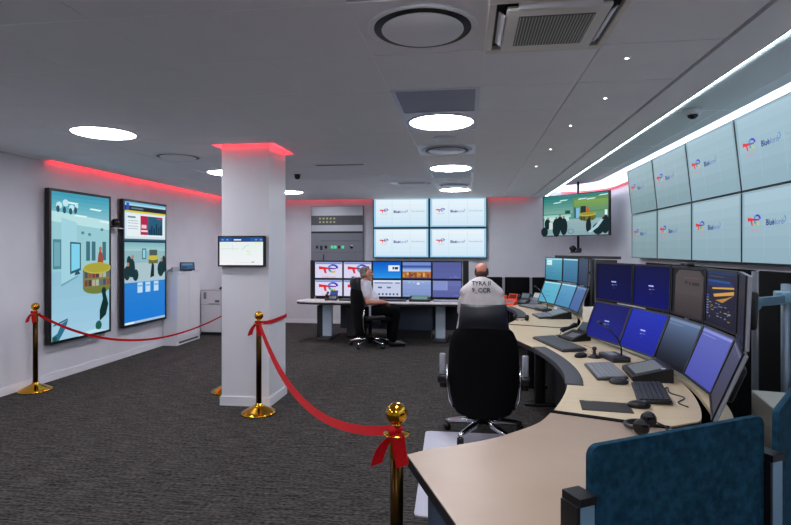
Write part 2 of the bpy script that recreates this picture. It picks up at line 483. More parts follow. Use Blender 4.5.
# ---------------------------------------------------------------- ceiling fixtures
def clabel(x, y, kind): return LAB[(kind, x, y)]
LAB = {
 ('l', -3.2, -.6): 'round lit ceiling lamp farthest behind the camera on the side of the portrait screens',
 ('l', -.21, -.6): 'round lit ceiling lamp behind the camera in the central strip',
 ('l', -3.2, 1.9): 'round lit ceiling lamp just out of view toward the portrait screens',
 ('l', -.21, 1.9): 'round lit ceiling lamp overhead in the central strip before the first air diffuser',
 ('l', -3.2, 4.35): 'large bright round ceiling lamp in front of the two portrait wall screens',
 ('l', -.21, 4.35): 'bright round ceiling lamp beside the perforated plate, nearest in the central strip',
 ('l', -3.2, 6.8): 'bright round ceiling lamp partly hidden behind the white pillar top',
 ('l', -.21, 6.85): 'second bright round ceiling lamp from the camera along the central strip',
 ('l', -3.2, 9.4): 'small far round ceiling lamp peeking out right of the pillar',
 ('l', -.21, 9.4): 'farthest round ceiling lamp above the four-screen wall at the back',
 ('d', -.21, 2.5): 'large round grey air diffuser in the ceiling beside the air conditioner',
 ('d', -.21, 5.6): 'round air diffuser on a pale plate between two lit ceiling lamps',
 ('d', -3.2, 5.6): 'round air diffuser in the ceiling left of the pillar top',
 ('d', -.21, 8.7): 'farthest round air diffuser in the central ceiling strip near the back wall',
 ('m', -.21, 3.7): 'nearest grey perforated ceiling plate beside the bright round lamp',
 ('m', -.21, 7.46): 'far perforated ceiling plate behind the second lamp of the central strip'}
def cellbox(x, y):
    i, j = cell(x, y)
    return (GX[i] + GX[i + 1]) / 2, (GY[j] + GY[j + 1]) / 2, GX[i + 1] - GX[i] - .004, GY[j + 1] - GY[j] - .004
def ring(mb, r0, r1, z0, z1, seg=40):
    mb.lathe([(r0, z1), (r0, z0), (r1, z0), (r1, z1)], seg)
    return mb
for x, y in LIGHTS:
    cx, cy, w, d = cellbox(x, y)
    t = thing('ceiling_lamp', clabel(x, y, 'l'), 'ceiling lamp', (cx, cy, H), 0, 'round ceiling lamps')
    pm = 'plate' if x > -1 else 'tile'
    B(-w / 2, w / 2, -d / 2, d / 2, .003, .012).build('plate', pm, t)
    MB().lathe([(.002, -.006), (.25, -.006), (.258, 0), (.258, .003), (.002, .003)], 40).build('diffuser', 'lamp', t)
    mb = MB(); vs = []
    mb.lathe([(.258, .003), (.258, -.004), (.272, -.003), (.275, .003)], 40).build('rim', 'white', t)
for x, y in DIFF:
    cx, cy, w, d = cellbox(x, y)
    t = thing('air_diffuser', clabel(x, y, 'd'), 'air diffuser', (cx, cy, H), 0, 'round ceiling air diffusers')
    pm = 'plate' if (x, y) in ((-.21, 5.6), (-.21, 8.7)) else 'tile'
    B(-w / 2, w / 2, -d / 2, d / 2, .003, .012).build('plate', pm, t)
    MB().lathe([(.262, .003), (.262, -.003), (.25, -.007), (.236, -.005), (.228, .003)], 48).build('ring', pm, t)
    MB().lathe([(.002, .003), (.229, .003), (.229, .001), (.002, .001)], 48).build('throat', 'edge', t)
    MB().lathe([(.002, -.002), (.188, -.002), (.194, -.005), (.19, -.009), (.002, -.009)], 48).build('disc', pm, t)
    MB().tube([(0, 0, -.005), (0, 0, .004)], .012).build('stem', 'steel', t)
for x, y in MESHP:
    cx, cy, w, d = cellbox(x, y)
    t = thing('perforated_plate', clabel(x, y, 'm'), 'ceiling plate', (cx, cy, H), 0, 'perforated ceiling plates')
    B(-w / 2 + .03, w / 2 - .03, -d / 2 + .03, d / 2 - .03, 0, .012).build('panel', 'meshp', t)
    mb = MB()
    for a in ((-w / 2, w / 2, -d / 2, -d / 2 + .03), (-w / 2, w / 2, d / 2 - .03, d / 2), (-w / 2, -w / 2 + .03, -d / 2 + .03, d / 2 - .03), (w / 2 - .03, w / 2, -d / 2 + .03, d / 2 - .03)):
        mb.box(*a, -.003, .012)
    mb.build('frame', 'plate', t)
# air-conditioning cassette
cx, cy, w, d = cellbox(*CASS[0])
t = thing('air_conditioner', 'square white ceiling air conditioner with ribbed grille and open flaps', 'air conditioner', (cx, cy, H))
cw = mat('cassette_white', 'e2dfd8', .5)
w2, d2 = w / 2, d / 2
mb = MB()
for a in ((-w2, w2, -d2, -d2 + .05), (-w2, w2, d2 - .05, d2), (-w2, -w2 + .035, -d2 + .05, d2 - .05), (w2 - .035, w2, -d2 + .05, d2 - .05)):
    mb.box(*a, -.022, .012)
mb.build('frame', cw, t, bev=.006)
B(-w2 + .03, w2 - .03, -d2 + .04, d2 - .04, .004, .012).build('throat', 'edge', t)
RB(-.215, .215, -.225, .24, -.034, -.012, r=.008).build('panel', cw, t)
g = B(-.16, .16, -.16, .17, -.036, -.033).build('grille', mat('grille_grey', '6f7674', .6), t)
for k in range(24):
    x = -.153 + k * .0133
    B(x - .0018, x + .0018, -.152, .162, -.0405, -.036).build('slat', mat('slat_grey', 'c4c8c2', .5), g)
for rz in range(4):
    f = RB(-.17, .17, -.018, .018, -.004, .004, r=.003).build('flap', 'white', t)
    dd = (d2 - .062) if rz % 2 == 0 else (w2 - .062)
    f.location = (dd * math.sin(rz * PI / 2), -dd * math.cos(rz * PI / 2), -.022)
    f.rotation_euler = (R(-38 if rz != 2 else 0), 0, rz * PI / 2)
# slot diffuser, split unit, sensor, spots, camera dome, sprinklers
t = thing('slot_diffuser', 'thin dark linear slot in the ceiling right of the pillar top', 'air vent', (-1.55, 6.35, H))
B(-.33, .33, -.05, .05, -.004, 0).build('frame', 'tile', t); B(-.30, .30, -.028, .028, -.006, -.004).build('slot', 'edge', t)
t = thing('slot_unit', 'small ceiling vent with grey ends left of the central lamp strip near the back', 'air vent', (-.86, 8.2, H))
B(-.31, .31, -.16, .16, -.008, 0).build('frame', 'plate', t); B(-.2, .22, -.09, .09, -.012, -.008).build('slot', 'bandd', t)
for k in range(3): B(.235 + k * .022, .247 + k * .022, -.12, .12, -.013, -.008).build('slat', 'edge', t)
t = thing('ceiling_sensor', 'small black ceiling sensor right of the pillar', 'sensor', (-2.33, 7.1, H))
MB().lathe([(.035, 0), (.04, -.02), (.038, -.05), (.02, -.065), (.002, -.068)], 20).build('body', 'black', t)
MB().lathe([(.05, 0), (.05, -.006), (.002, -.006)], 20).build('mount', 'black', t)
for y, wh in ((4.95, 'nearer'), (8.08, 'farther')):
    t = thing('ceiling_speaker', '%s flush round ceiling speaker in the central strip between the fixtures' % wh, 'speaker', (-.21, y, H), 0, 'flush ceiling speakers')
    MB().lathe([(.10, 0), (.10, -.005), (.09, -.006), (.002, -.006)], 28).build('cover', 'lgrey', t)
    MB().lathe([(.108, 0), (.108, -.004), (.10, -.005), (.10, 0)], 28).build('rim', 'plate', t)
for k, y in enumerate((3.02, 3.8, 4.6, 5.66, 6.8)):
    wh = ['nearest the camera', 'second from the camera', 'third, midway along the row', 'fourth from the camera', 'farthest from the camera'][k]
    t = thing('spot_light', 'tiny recessed white spot light in the ceiling row, %s' % wh, 'spot light', (.94 if k == 1 else .86, y, H), 0, 'tiny ceiling spot lights')
    MB().lathe([(.008, -.003), (.002, -.003)], 12).build('lens', 'spot', t)
    MB().lathe([(.022, 0), (.02, -.0025), (.012, -.0025), (.012, 0)], 16).build('rim', 'tile', t)
t = thing('dome_camera', 'small white dome camera on the lit bay ceiling above the video wall', 'camera', (1.98, 5.0, 2.80))
MB().lathe([(.075, 0), (.075, -.03), (.065, -.045), (.05, -.05), (.002, -.05)], 28).build('housing', 'white', t)
MB().lathe([(.045, -.048), (.04, -.07), (.02, -.085), (.002, -.088)], 24).build('dome', 'blackg', t)
# ---------------------------------------------------------------- wall screens
def screen_thing(name, label, cat, loc, rz, w, h, depth, bez, draw, group=None, rx=0, casem='black', extra=None, bezm=None):
    """origin at the middle of the bottom edge of the glass side; faces local -Y"""
    t = thing(name, label, cat, loc, rz, group, rx)
    RB(-w / 2, w / 2, .002, depth, 0, h, r=min(.004, depth / 4), seg=1, smooth=False).build('casing', casem, t)
    mb = MB()
    for a in ((-w / 2, w / 2, 0, bez), (-w / 2, w / 2, h - bez, h)): mb.box(a[0], a[1], -.004, .004, a[2], a[3])
    for a in ((-w / 2, -w / 2 + bez), (w / 2 - bez, w / 2)): mb.box(a[0], a[1], -.004, .004, bez, h - bez)
    mb.build('bezel', bezm or casem, t)
    D = Disp(-w / 2 + bez, w / 2 - bez, bez, h - bez, .0019)
    draw(D); D.build('display', t)
    if extra: extra(t)
    return t
def P_wall(b0, b1):
    return lambda D: partners(D, b0, b1, 'a6c0cc', .20, b0)
# right-hand video wall
col_names = ['farthest', 'second farthest', 'third farthest', 'nearest']
VW = 1.112
for c in range(4):
    y1 = 8.69 - c * VW; yc = y1 - VW / 2
    sh = [('7d969e', '93adb5'), ('849ea8', '9bb4be'), ('8ba8b5', 'a0bbc7'), ('8fadbb', 'a4c0ce')][c]
    screen_thing('video_wall_screen', 'pale logo screen in the lower row of the right video wall, %s column' % col_names[c], 'screen',
                 (2.55, yc, 1.435), R(-90), VW - .004, .661, .08, .007, P_wall(*sh), 'screens of the right video wall')
    screen_thing('video_wall_screen', 'tilted pale logo screen in the upper row of the right video wall, %s column' % col_names[c], 'screen',
                 (2.55, yc, 2.103), R(-90), VW - .004, .68, .08, .007, P_wall(*sh), 'screens of the right video wall', rx=R(6))
# back video wall, two by two
for k, (ix, iz, nm) in enumerate(((0, 1, 'upper left'), (1, 1, 'upper right'), (0, 0, 'lower left'), (1, 0, 'lower right'))):
    w, h = 1.16, .615
    screen_thing('video_wall_screen', 'bright logo screen on the back wall above the desk, %s of four' % nm, 'screen',
                 (-1.925 + w / 2 + ix * (w + .004), YB - .1, 1.385 + iz * (h + .004)), 0, w, h, .09, .018,
                 lambda D: partners(D, 'd3e8f6', 'e6f3fc', 'b7ccd8', .16, '9ccbe8'), 'screens of the back wall')
# portrait screens on the left wall
def cable_blob(D, pts, c): D.poly(pts, c)
def draw_tv1(D):
    D.rect(0, 0, 1, 1, '7fb6c8')
    D.grad(0, .86, 1, 1, '6fb6c6', '3f9ab4', 5)
    D.grad(0, .0, 1, .46, '9cc8de', '8fbfd4', 5)
    D.rect(0, .46, 1, .80, '95c8d0')
    D.poly([(0, .80), (1, .76), (1, .83), (0, .87)], 'b6dfe2')
    for u, v in ((.35, .845), (.62, .90), (.8, .815), (.2, .93)): D.poly([(u, v), (u + .2, v - .006), (u + .24, v + .006), (u + .04, v + .012)], 'd9f3f4')
    for u, v, r in ((.12, .91, .05), (.22, .93, .05), (.32, .90, .045), (.40, .915, .03)): D.ell(u, v, r, r * .5, 'bfe4ea', 8)
    for u, v in ((.1, .885), (.2, .88), (.3, .875), (.38, .885)): D.ell(u, v, .028, .024, '28525e', 8)
    D.rect(.02, .48, .15, .68, '4f8796'); D.rect(.04, .5, .13, .66, '6fa6b4')
    D.poly([(.15, .37), (.40, .42), (.40, .80), (.15, .83)], '9fd0dc')
    D.poly([(.15, .36), (.42, .42), (.42, .43), (.15, .375)], '6f9fb0')
    D.poly([(.29, .44), (.47, .465), (.47, .66), (.29, .665)], '2b5a6c')
    D.poly([(.31, .46), (.45, .48), (.45, .65), (.31, .652)], '7fd0ea')
    D.poly([(.36, .43), (.46, .44), (.43, .46), (.38, .455)], '274f60')
    for u in (.56, .66, .86): D.rect(u, .53, u + .07, .67, '3f6f7c')
    for u, v in ((.5, .73), (.62, .72), (.85, .76)): D.ell(u, v, .03, .012, '4f8a96', 8)
    D.poly([(.76, .50), (.88, .50), (.86, .58), (.81, .62), (.78, .57)], '9a4a3a'); D.ell(.82, .615, .03, .02, 'b86a50', 8)
    D.ell(.76, .335, .26, .05, '6f7a3a', 24)
    D.rect(.50, .335, 1.0, .47, '7a7a48')
    for u in range(7):
        for v in range(2):
            c = ['7a3c3c', '3a5468', 'a8b4a0', '4c3a40', '90503c', '5a6c74', 'b0a890'][(u * 3 + v) % 7]
            D.rect(.53 + u * .067, .345 + v * .06, .585 + u * .067, .39 + v * .06, c)
    D.ell(.76, .475, .26, .042, 'b9b046', 28); D.ell(.76, .478, .24, .034, 'a8a03a', 28)
    D.poly([(.80, .08), (.92, .12), (.97, .20), (.93, .26), (.90, .31), (.84, .30), (.86, .24), (.80, .16)], '0d2c2c')
    D.ell(.88, .30, .045, .03, '10302e', 10); D.ell(.78, .05, .06, .035, '1f5a50', 10)
    D.poly([(0, 0), (.10, 0), (.20, .07), (.25, .13), (.14, .11), (.08, .05), (0, .03)], '2c6a84')
    D.poly([(.02, .10), (.24, .13), (.24, .14), (.02, .11)], '24485a'); D.rect(0, 0, .07, .03, '1e5040')
    D.poly([(.4, 0), (.95, 0), (.7, .03), (.5, .02)], 'b9dde8')
def draw_tv2(D):
    D.rect(0, 0, 1, 1, '1d6fc4'); D.grad(0, .02, 1, .34, '1c78d2', '2a7fce', 6)
    D.rect(0, 0, 1, .02, '9fc0dc'); D.rect(.03, .004, .22, .016, 'f0f4f8')
    D.rect(.0, .34, 1, .37, 'a7c3cf')
    for u in (.30, .49, .70):
        D.rect(u, .25, u + .12, .335, 'b9dcf4')
        D.rect(u + .01, .30, u + .11, .315, '7fb0dc')
    D.rect(0, .37, 1, .67, '8fb6bc'); D.rect(0, .37, 1, .50, 'a9c2c8'); D.grad(0, .60, 1, .67, '9fc6cc', '7fb4bc', 4)
    for u, v, a, b in ((.06, .42, .07, .06), (.16, .46, .08, .08), (.25, .40, .07, .05), (.88, .44, .09, .07), (.96, .48, .06, .08), (.1, .52, .05, .04)): D.ell(u, v, a, b, '17353a', 10)
    for u, v in ((.08, .49), (.18, .55), (.9, .52)): D.ell(u, v, .03, .018, 'a8806a', 8)
    D.rect(.40, .53, .50, .62, '3c6c7c'); D.rect(.42, .54, .48, .61, '8fd0e4')
    D.rect(.56, .49, .80, .53, '6a6a40'); D.ell(.68, .54, .14, .022, 'c2b848', 16); D.rect(.58, .56, .78, .61, '4a5a50')
    D.poly([(.60, .37), (.70, .38), (.70, .48), (.64, .50)], '122c30')
    D.rect(0, .67, 1, .70, '3f5f74'); D.rect(0, .67, 1, .685, '22384a')
    D.rect(0, .70, 1, .92, 'cfe2ea')
    D.rect(.04, .72, .96, .905, 'e4eef2')
    D.rect(.36, .735, .54, .895, 'b01d4c'); D.rect(.54, .735, .92, .895, '235a78')
    for u, h in ((.57, .05), (.62, .08), (.68, .06), (.74, .1), (.8, .07), (.86, .09)): D.rect(u, .735, u + .035, .735 + h, '0f2f44')
    D.rect(.78, .875, .92, .89, 'c02c58'); D.rect(.37, .76, .53, .775, 'f0d8e0'); D.rect(.38, .79, .50, .82, 'e8c8d4')
    D.rect(.06, .87, .24, .885, '6f8f9c')
    for v in (.845, .825, .80, .78): D.rect(.06, v, .30, v + .006, 'a8bcc4')
    D.rect(0, .915, 1, .93, 'd8c83c'); D.rect(0, .93, 1, .97, '2a3038'); D.rect(.12, .94, .92, .96, '141a22'); D.rect(.14, .944, .42, .956, '6a7a84')
    D.grad(0, .97, 1, 1.0, 'a8d4e8', '6fb4d8', 3); D.rect(.03, .93, .09, .99, '2f50b0')
def tv_extra(t):
    B(-.25, .25, .05, .085, .6, 1.2).build('wall_bracket', 'char', t)
screen_thing('portrait_screen', 'large portrait wall screen showing a room with a round yellow table', 'screen',
             (XL + .09, 6.10, .445), R(90), 1.075, 1.835, .06, .032, draw_tv1, extra=tv_extra)
screen_thing('portrait_screen', 'large portrait wall screen with web page on top and blue desktop below', 'screen',
             (XL + .09, 7.435, .445), R(90), 1.085, 1.835, .06, .032, draw_tv2, extra=tv_extra)
# webcam on its shelf between the portrait screens
t = thing('webcam', 'small black webcam on a white shelf between the portrait screens', 'webcam', (XL, 6.75, 1.86))
RB(0.001, .14, -.10, .10, -.012, 0, r=.004).build('shelf', 'white', t)
RB(.03, .10, -.04, .04, 0, .03, r=.01).build('base', 'char', t)
MB().ell((.07, 0, .075), (.05, .05, .052)).build('head', 'blackg', t)
MB().tube([(.115, 0, .078), (.13, 0, .078)], .022, 16).build('lens', mat('lens_red', '402026', .1), t)
# monitor on the pillar
def draw_pil(D):
    D.rect(0, 0, 1, 1, 'eef4f4'); D.grad(0, 0, 1, .8, 'f2f3f6', 'e6f2ee', 5)
    D.rect(0, .84, 1, 1, '2a5a9c'); D.rect(.28, .84, .7, 1, '244a86'); D.rect(.33, .895, .50, .935, 'f4f8ff')
    for u in (.05, .16, .82, .93): D.rect(u, .90, u + .04, .93, '9fc4ec')
    D.rect(.04, .585, .44, .592, '9aa8ac'); D.rect(.305, .52, .31, .78, 'b4c0c4'); D.rect(.06, .74, .28, .745, 'c4d4d4')
    D.poly([(.5, .55), (.56, .60), (.60, .68), (.68, .72), (.68, .73), (.59, .69), (.55, .61), (.5, .56)], 'a8c4c0')
    D.ell(.66, .50, .05, .03, 'd6ecc8', 12); D.ell(.68, .40, .05, .07, 'e4f0dc', 12); D.rect(.55, .76, .66, .83, 'f6eee2'); D.rect(.80, .76, .95, .84, 'f4ecc8')
    D.rect(.36, .09, .95, .096, 'c4cccc'); D.poly([(.73, .12), (.77, .09), (.82, .14), (.77, .12)], '5a6a6a'); D.rect(0, .0, .16, .03, 'ffffff')
screen_thing('wall_monitor', 'small landscape monitor mounted on the front of the white pillar', 'monitor',
             (-2.215, PY0 - .045, 1.39), 0, .485, .305, .043, .016, draw_pil)
# corner television hung from the ceiling
def draw_ctv(D):
    D.rect(0, 0, 1, 1, '5a9488'); D.grad(0, .55, 1, 1, '78a89c', '2a7c78', 6); D.grad(0, 0, 1, .4, '8aa6ae', '92b0b4', 4)
    D.rect(.48, .55, 1, .92, '5c8c5c'); D.grad(.5, .6, 1, .85, '64946c', '7ca04c', 4)
    for u, v in ((.26, .86), (.16, .81), (.55, .86), (.68, .85), (.86, .92)): D.poly([(u, v), (u + .12, v + .01), (u + .15, v + .035), (u + .03, v + .03)], 'c8f0e8')
    D.rect(0, .45, .45, .52, '9ad0cc'); D.rect(.02, .36, .42, .47, 'b8dcd4')
    D.rect(.36, .54, .44, .62, '1f4a50'); D.rect(.50, .42, .53, .68, '38606c'); D.rect(.53, .42, .585, .66, '7fb8dc')
    D.rect(.60, .52, .68, .70, '20302c'); D.poly([(.68, .52), (.74, .52), (.72, .66), (.69, .68)], 'c05a28')
    D.ell(.70, .42, .13, .09, '6a6c30', 18); D.ell(.70, .50, .13, .05, 'b8b040', 18); D.ell(.70, .515, .11, .035, '98902c', 18)
    for k in range(5): D.rect(.60 + k * .04, .36, .63 + k * .04, .44, ['4a3a30', '2f4a40', '70702f', '3a3020', '506030'][k])
    for u, v, a, b in ((.07, .30, .05, .14), (.22, .20, .07, .24), (.34, .22, .06, .22), (.28, .36, .05, .12), (.72, .22, .04, .18), (.86, .14, .08, .14), (.96, .24, .06, .22), (.02, .10, .06, .12)): D.ell(u, v, a, b, '10262a', 12)
    for u, v in ((.08, .44), (.22, .45), (.34, .46), (.28, .5), (.93, .44)): D.ell(u, v, .02, .03, 'a07858', 8)
    D.poly([(.75, .05), (.86, .18), (.94, .36), (.90, .36), (.80, .18), (.70, .06)], 'a8ccd8')
    D.rect(.955, .46, .99, .58, 'd8f0f0'); D.rect(.10, .16, .16, .34, 'c8d8d4')
    D.arc(.45, .10, .05, .06, 0, 360, .15, '3c5058')
a = (1.45, 10.50); b = (2.41, 9.47)
ang = math.atan2(b[1] - a[1], b[0] - a[0])
tvw = math.hypot(b[0] - a[0], b[1] - a[1])
def ctv_extra(t):
    RB(-.16, .16, .05, .10, .2, .5, r=.01).build('mount_plate', 'char', t)
    MB().tube([(0, .12, -.31), (0, .12, 1.0)], .022, 12).build('ceiling_pole', 'black', t)
    RB(-.14, .12, .0, .16, -.32, -.305, r=.004).build('camera_shelf', 'lgrey', t)
screen_thing('television', 'flat television hung from a ceiling pole in the rounded back corner', 'television',
             ((a[0] + b[0]) / 2, (a[1] + b[1]) / 2, 1.805), ang, tvw, .77, .06, .016, draw_ctv, extra=ctv_extra)
t = thing('conference_camera', 'black conference camera on the small shelf under the corner television', 'camera', ((a[0] + b[0]) / 2, (a[1] + b[1]) / 2, 1.50), ang)
RB(-.10, .0, .02, .10, 0, .03, r=.01).build('base', 'black', t)
MB().ell((-.06, .05, .075), (.06, .05, .06)).build('head', 'blackg', t)
MB().tube([(-.06, .0, .08), (-.06, -.02, .08)], .03, 16).build('lens', 'char', t)
RB(.02, .10, .02, .10, 0, .09, r=.02).build('microphone_box', 'char', t)

# ---------------------------------------------------------------- desk monitors
def mon_back(t):
    RB(-.12, .12, .018, .06, .08, .26, r=.015).build('back_bulge', 'black', t)
def D_blue(top, bot):
    def f(D):
        D.grad(0, 0, 1, 1, bot, top, 8)
        D.rect(.43, .50, .57, .535, 'aab4e8'); D.rect(.45, .42, .50, .44, '8c98d8'); D.rect(.52, .43, .60, .445, '6070c0'); D.rect(.49, .34, .53, .35, '5060b0')
    return f
def D_grad(a, b, hdr=None):
    def f(D):
        D.grad(0, 0, 1, 1, b, a, 20)
        if hdr: D.rect(0, .93, 1, .975, hdr); D.rect(.05, .865, .5, .88, hdr)
    return f
def D_brown_reflect(D):  # rounded brown-grey shape paints a reflection into the dark screen
    D.rect(0, 0, 1, 1, '17161a')
    D.poly([(.10, 0), (.95, 0), (.97, .85), (.86, .97), (.22, .97), (.10, .84)], '4c4545'); D.grad(.10, .0, .95, .45, '393335', '473f40', 5)
    D.rect(.42, .68, .50, .74, '2c282a'); D.rect(.55, .66, .60, .72, '2c282a'); D.rect(.64, .66, .86, .72, '2e2a2c'); D.rect(.4, .80, .85, .82, '6a4a48')
def D_graph(D):
    D.grad(0, 0, 1, 1, '1d1c2c', '26263c', 5); D.rect(0, .95, 1, 1, '20345c'); D.rect(.08, .90, .6, .915, '45506a')
    D.rect(.05, .80, .80, .84, '21508c'); D.rect(.05, .72, .9, .80, '2c3060')
    D.poly([(.22, .66), (.92, .72), (.92, .75), (.22, .69)], 'c9a050'); D.poly([(.30, .52), (.92, .62), (.92, .68), (.26, .57)], 'd09a48')
    D.poly([(.34, .46), (.70, .54), (.92, .61), (.58, .44)], 'b0803a')
    for k in range(26):
        u = .1 + random.random() * .7; v = .12 + random.random() * .30
        D.rect(u, v, u + .03 + random.random() * .06, v + .012, random.choice(['b8a860', '8090b0', 'a0a0a8', 'c0a040', '5878c0']))
    for k in range(8):
        v = .18 + k * .05; D.rect(.08, v, .16, v + .02, random.choice(['4860b0', '6a70a0', '8088b0']))
def D_teal(a, b, note=False):
    def f(D):
        D.grad(0, 0, 1, 1, b, a, 8); D.rect(0, .94, 1, 1, 'a8dcec')
        if note: D.rect(.06, .68, .38, .92, 'cdeef2'); D.rect(.08, .78, .3, .8, '8fc0cc')
        for k in range(5): D.rect(.1, .12 + k * .1, .3 + .08 * (k * 7 % 5), .135 + k * .1, '3a7890')
        D.rect(.1, .3, .9, .305, '4a8aa2')
    return f
SEAM = 1.10
PB = [(1.17, 5.06), (1.335, 4.54), (1.445, 4.03), (1.46, 3.52), (1.41, 3.015), (1.215, 2.535)]
def desk_monitors(pts, oy, specs, group, tilt=R(21), hh=.338):
    for k, (up, lo) in enumerate(specs):
        (xa, ya), (xb, yb) = pts[k], pts[k + 1]
        w = math.hypot(xb - xa, yb - ya) - .008
        th = math.atan2(yb - ya, xb - xa)
        cx, cy = (xa + xb) / 2, (ya + yb) / 2 + oy
        if up: screen_thing('monitor', up[0], 'monitor', (cx, cy, SEAM + .006), th, w, hh, .022, .013, up[1], group, rx=R(-2), casem='grey', extra=mon_back, bezm='black')
        if lo:
            nx, ny = math.sin(th), -math.cos(th)
            dx = math.sin(tilt) * hh
            screen_thing('monitor', lo[0], 'monitor', (cx + nx * dx, cy + ny * dx, SEAM - .006 - math.cos(tilt) * hh), th, w, hh, .022, .013, lo[1], group, rx=-tilt, casem='grey', extra=mon_back, bezm='black')
NB = 'near console'
desk_monitors(PB, 0, [
  (('upper dark blue monitor at the far end of the %s' % NB, D_blue('070b38', '080d4a')), ('lower blue monitor at the far end of the %s beside the desk phone' % NB, D_blue('081060', '0a1680'))),
  (('upper dark blue monitor second from the far end of the %s' % NB, D_blue('070c44', '081060')), ('lower bright blue monitor behind the gooseneck microphone on the %s' % NB, D_blue('182cae', '0e1c96'))),
  (('upper dark brown-grey monitor in the middle of the %s' % NB, D_brown_reflect), ('lower monitor fading from grey blue to black on the %s' % NB, D_grad('5a7096', '0c101c', '7086a8'))),
  (('upper dark monitor with yellow drawing on the %s' % NB, D_graph), ('lower violet-blue monitor behind the black keyboard on the %s' % NB, D_grad('5a62b4', '4a50a8', '8890d0'))),
  (('upper dark monitor turned edge-on at the near end of the %s' % NB, D_grad('2c2c3a', '191a24')), ('lower dark grey monitor turned edge-on at the near end of the %s' % NB, D_grad('45465a', '3a3a46', '60627a'))),
], 'monitors of the near console')
desk_monitors(PB, 3.2, [
  (('upper teal monitor with a pale note at the far end of the far console', D_teal('5fa8c0', '3f86a4', True)), ('lower teal monitor at the far end of the far console behind the microphone', D_teal('5fb4cc', '58a8c4'))),
  (('upper blue-grey monitor in the middle of the far console', D_teal('4a86a8', '3a6c92')), ('lower light blue monitor in the middle of the far console', D_teal('5a9cc4', '4a88b4'))),
  (('upper dark slate monitor third along the far console', D_grad('3a4862', '2c3850')), ('lower steel blue monitor third along the far console', D_grad('4a6a9c', '44629a', '7c98c0'))),
], 'monitors of the far console')
# monitors on the back desk: five columns of two
BDZ = .672; BDY = 9.28
def D_te(logo=True, bar='5a8ab0'):
    def f(D):
        D.rect(0, 0, 1, 1, 'd9d6f0'); D.rect(0, .93, 1, 1, '8f9ad0'); D.rect(.02, .86, .98, .92, bar); te_logo(D, .5, .54, .36)
    return f
def D_win(D):
    D.grad(0, 0, 1, 1, '2a90e8', '0f62c8', 6); D.rect(.55, .44, .95, .80, 'e6eefa'); D.rect(.70, .55, .76, .68, '26324c'); D.rect(.78, .55, .90, .68, '26324c'); D.rect(.68, .68, .92, .70, '26324c')
def D_doc(D):
    D.rect(0, 0, 1, 1, 'c3cbe6'); D.rect(.0, .90, 1, 1, 'dfe4f2'); D.rect(.05, .80, .7, .86, '5068a8'); D.rect(.8, .80, .96, .86, '5068a8')
    D.rect(.18, .50, .32, .60, '5a5f78'); D.rect(.50, .50, .64, .60, '6a7088')
    for k in range(7): D.rect(.06 + k * .13, .08, .12 + k * .13, .20, random.choice(['3a4a78', '7c6a8c', '4a5470']))
def D_photo(D):
    D.grad(0, .45, 1, 1, '7f93c8', '6f8cd0', 5); D.rect(0, .66, 1, .80, '41599c'); D.rect(0, .40, 1, .55, 'a7b6dc')
    D.rect(0, .0, 1, .42, 'a8724a')
    for k in range(14): D.rect(k / 14, .02 + .1 * (k % 3), (k + 1) / 14, .28 + .04 * (k * 5 % 4), random.choice(['c8883a', '8c4a30', 'e0a850', '6a4a48', 'b0603a', 'd8b060']))
    D.rect(0, 0, 1, .06, '4a4460')
def D_plain(D):
    D.grad(0, 0, 1, 1, '5a62a0', '565e9a', 3); D.rect(.62, .05, .64, .12, '8c94cc'); D.rect(.70, .05, .90, .07, '8088c0'); D.arc(.80, .10, .05, .06, 20, 180, .3, '9098d0')
def D_tab(D):
    D.grad(0, 0, 1, 1, '5a62a0', '666eac', 3); D.rect(.02, .42, .52, .97, '8794cc')
    for k in range(4): D.rect(.05, .48 + k * .12, .45, .50 + k * .12, '6878b8')
    D.rect(.72, .08, .95, .10, '8088c0')
def D_light(D):
    D.grad(0, 0, 1, 1, '7f94c8', '8fa2d4', 4); D.rect(0, .93, 1, 1, 'a9b8e0'); D.ell(.55, .80, .06, .07, 'd4def4', 10)
    for k in range(4): D.rect(.2 + k * .16, .86, .28 + k * .16, .90, 'b9c6ea')
    D.rect(.05, .06, .95, .08, '98a8d8')
ups_ = [('showing a red and blue logo, leftmost column', D_te()), ('showing a logo behind the seated man, second column', D_te()), ('showing a bright blue desktop with white window, third column', D_win), ('showing an orange harbour photograph, fourth column', D_photo), ('plain violet-blue, rightmost column', D_plain)]
lows = [('showing a red and blue logo, leftmost column', D_te(bar='4a9ab8')), ('hidden mostly by the office chair, second column', D_te(bar='4a9ab8')), ('showing a white document with icons, third column', D_doc), ('showing a pale blue page, fourth column', D_light), ('violet-blue with a table, rightmost column', D_tab)]
for k in range(5):
    w, h = .527, .315
    x = -2.73 + (k + .5) * .53
    screen_thing('monitor', 'upper back-desk monitor ' + ups_[k][0], 'monitor', (x, BDY, 1.036), 0, w, h, .035, .014, ups_[k][1], 'monitors of the back desk', casem='black', extra=mon_back)
    screen_thing('monitor', 'lower back-desk monitor ' + lows[k][0], 'monitor', (x, BDY, .715), 0, w, h, .035, .014, lows[k][1], 'monitors of the back desk', casem='black', extra=mon_back)
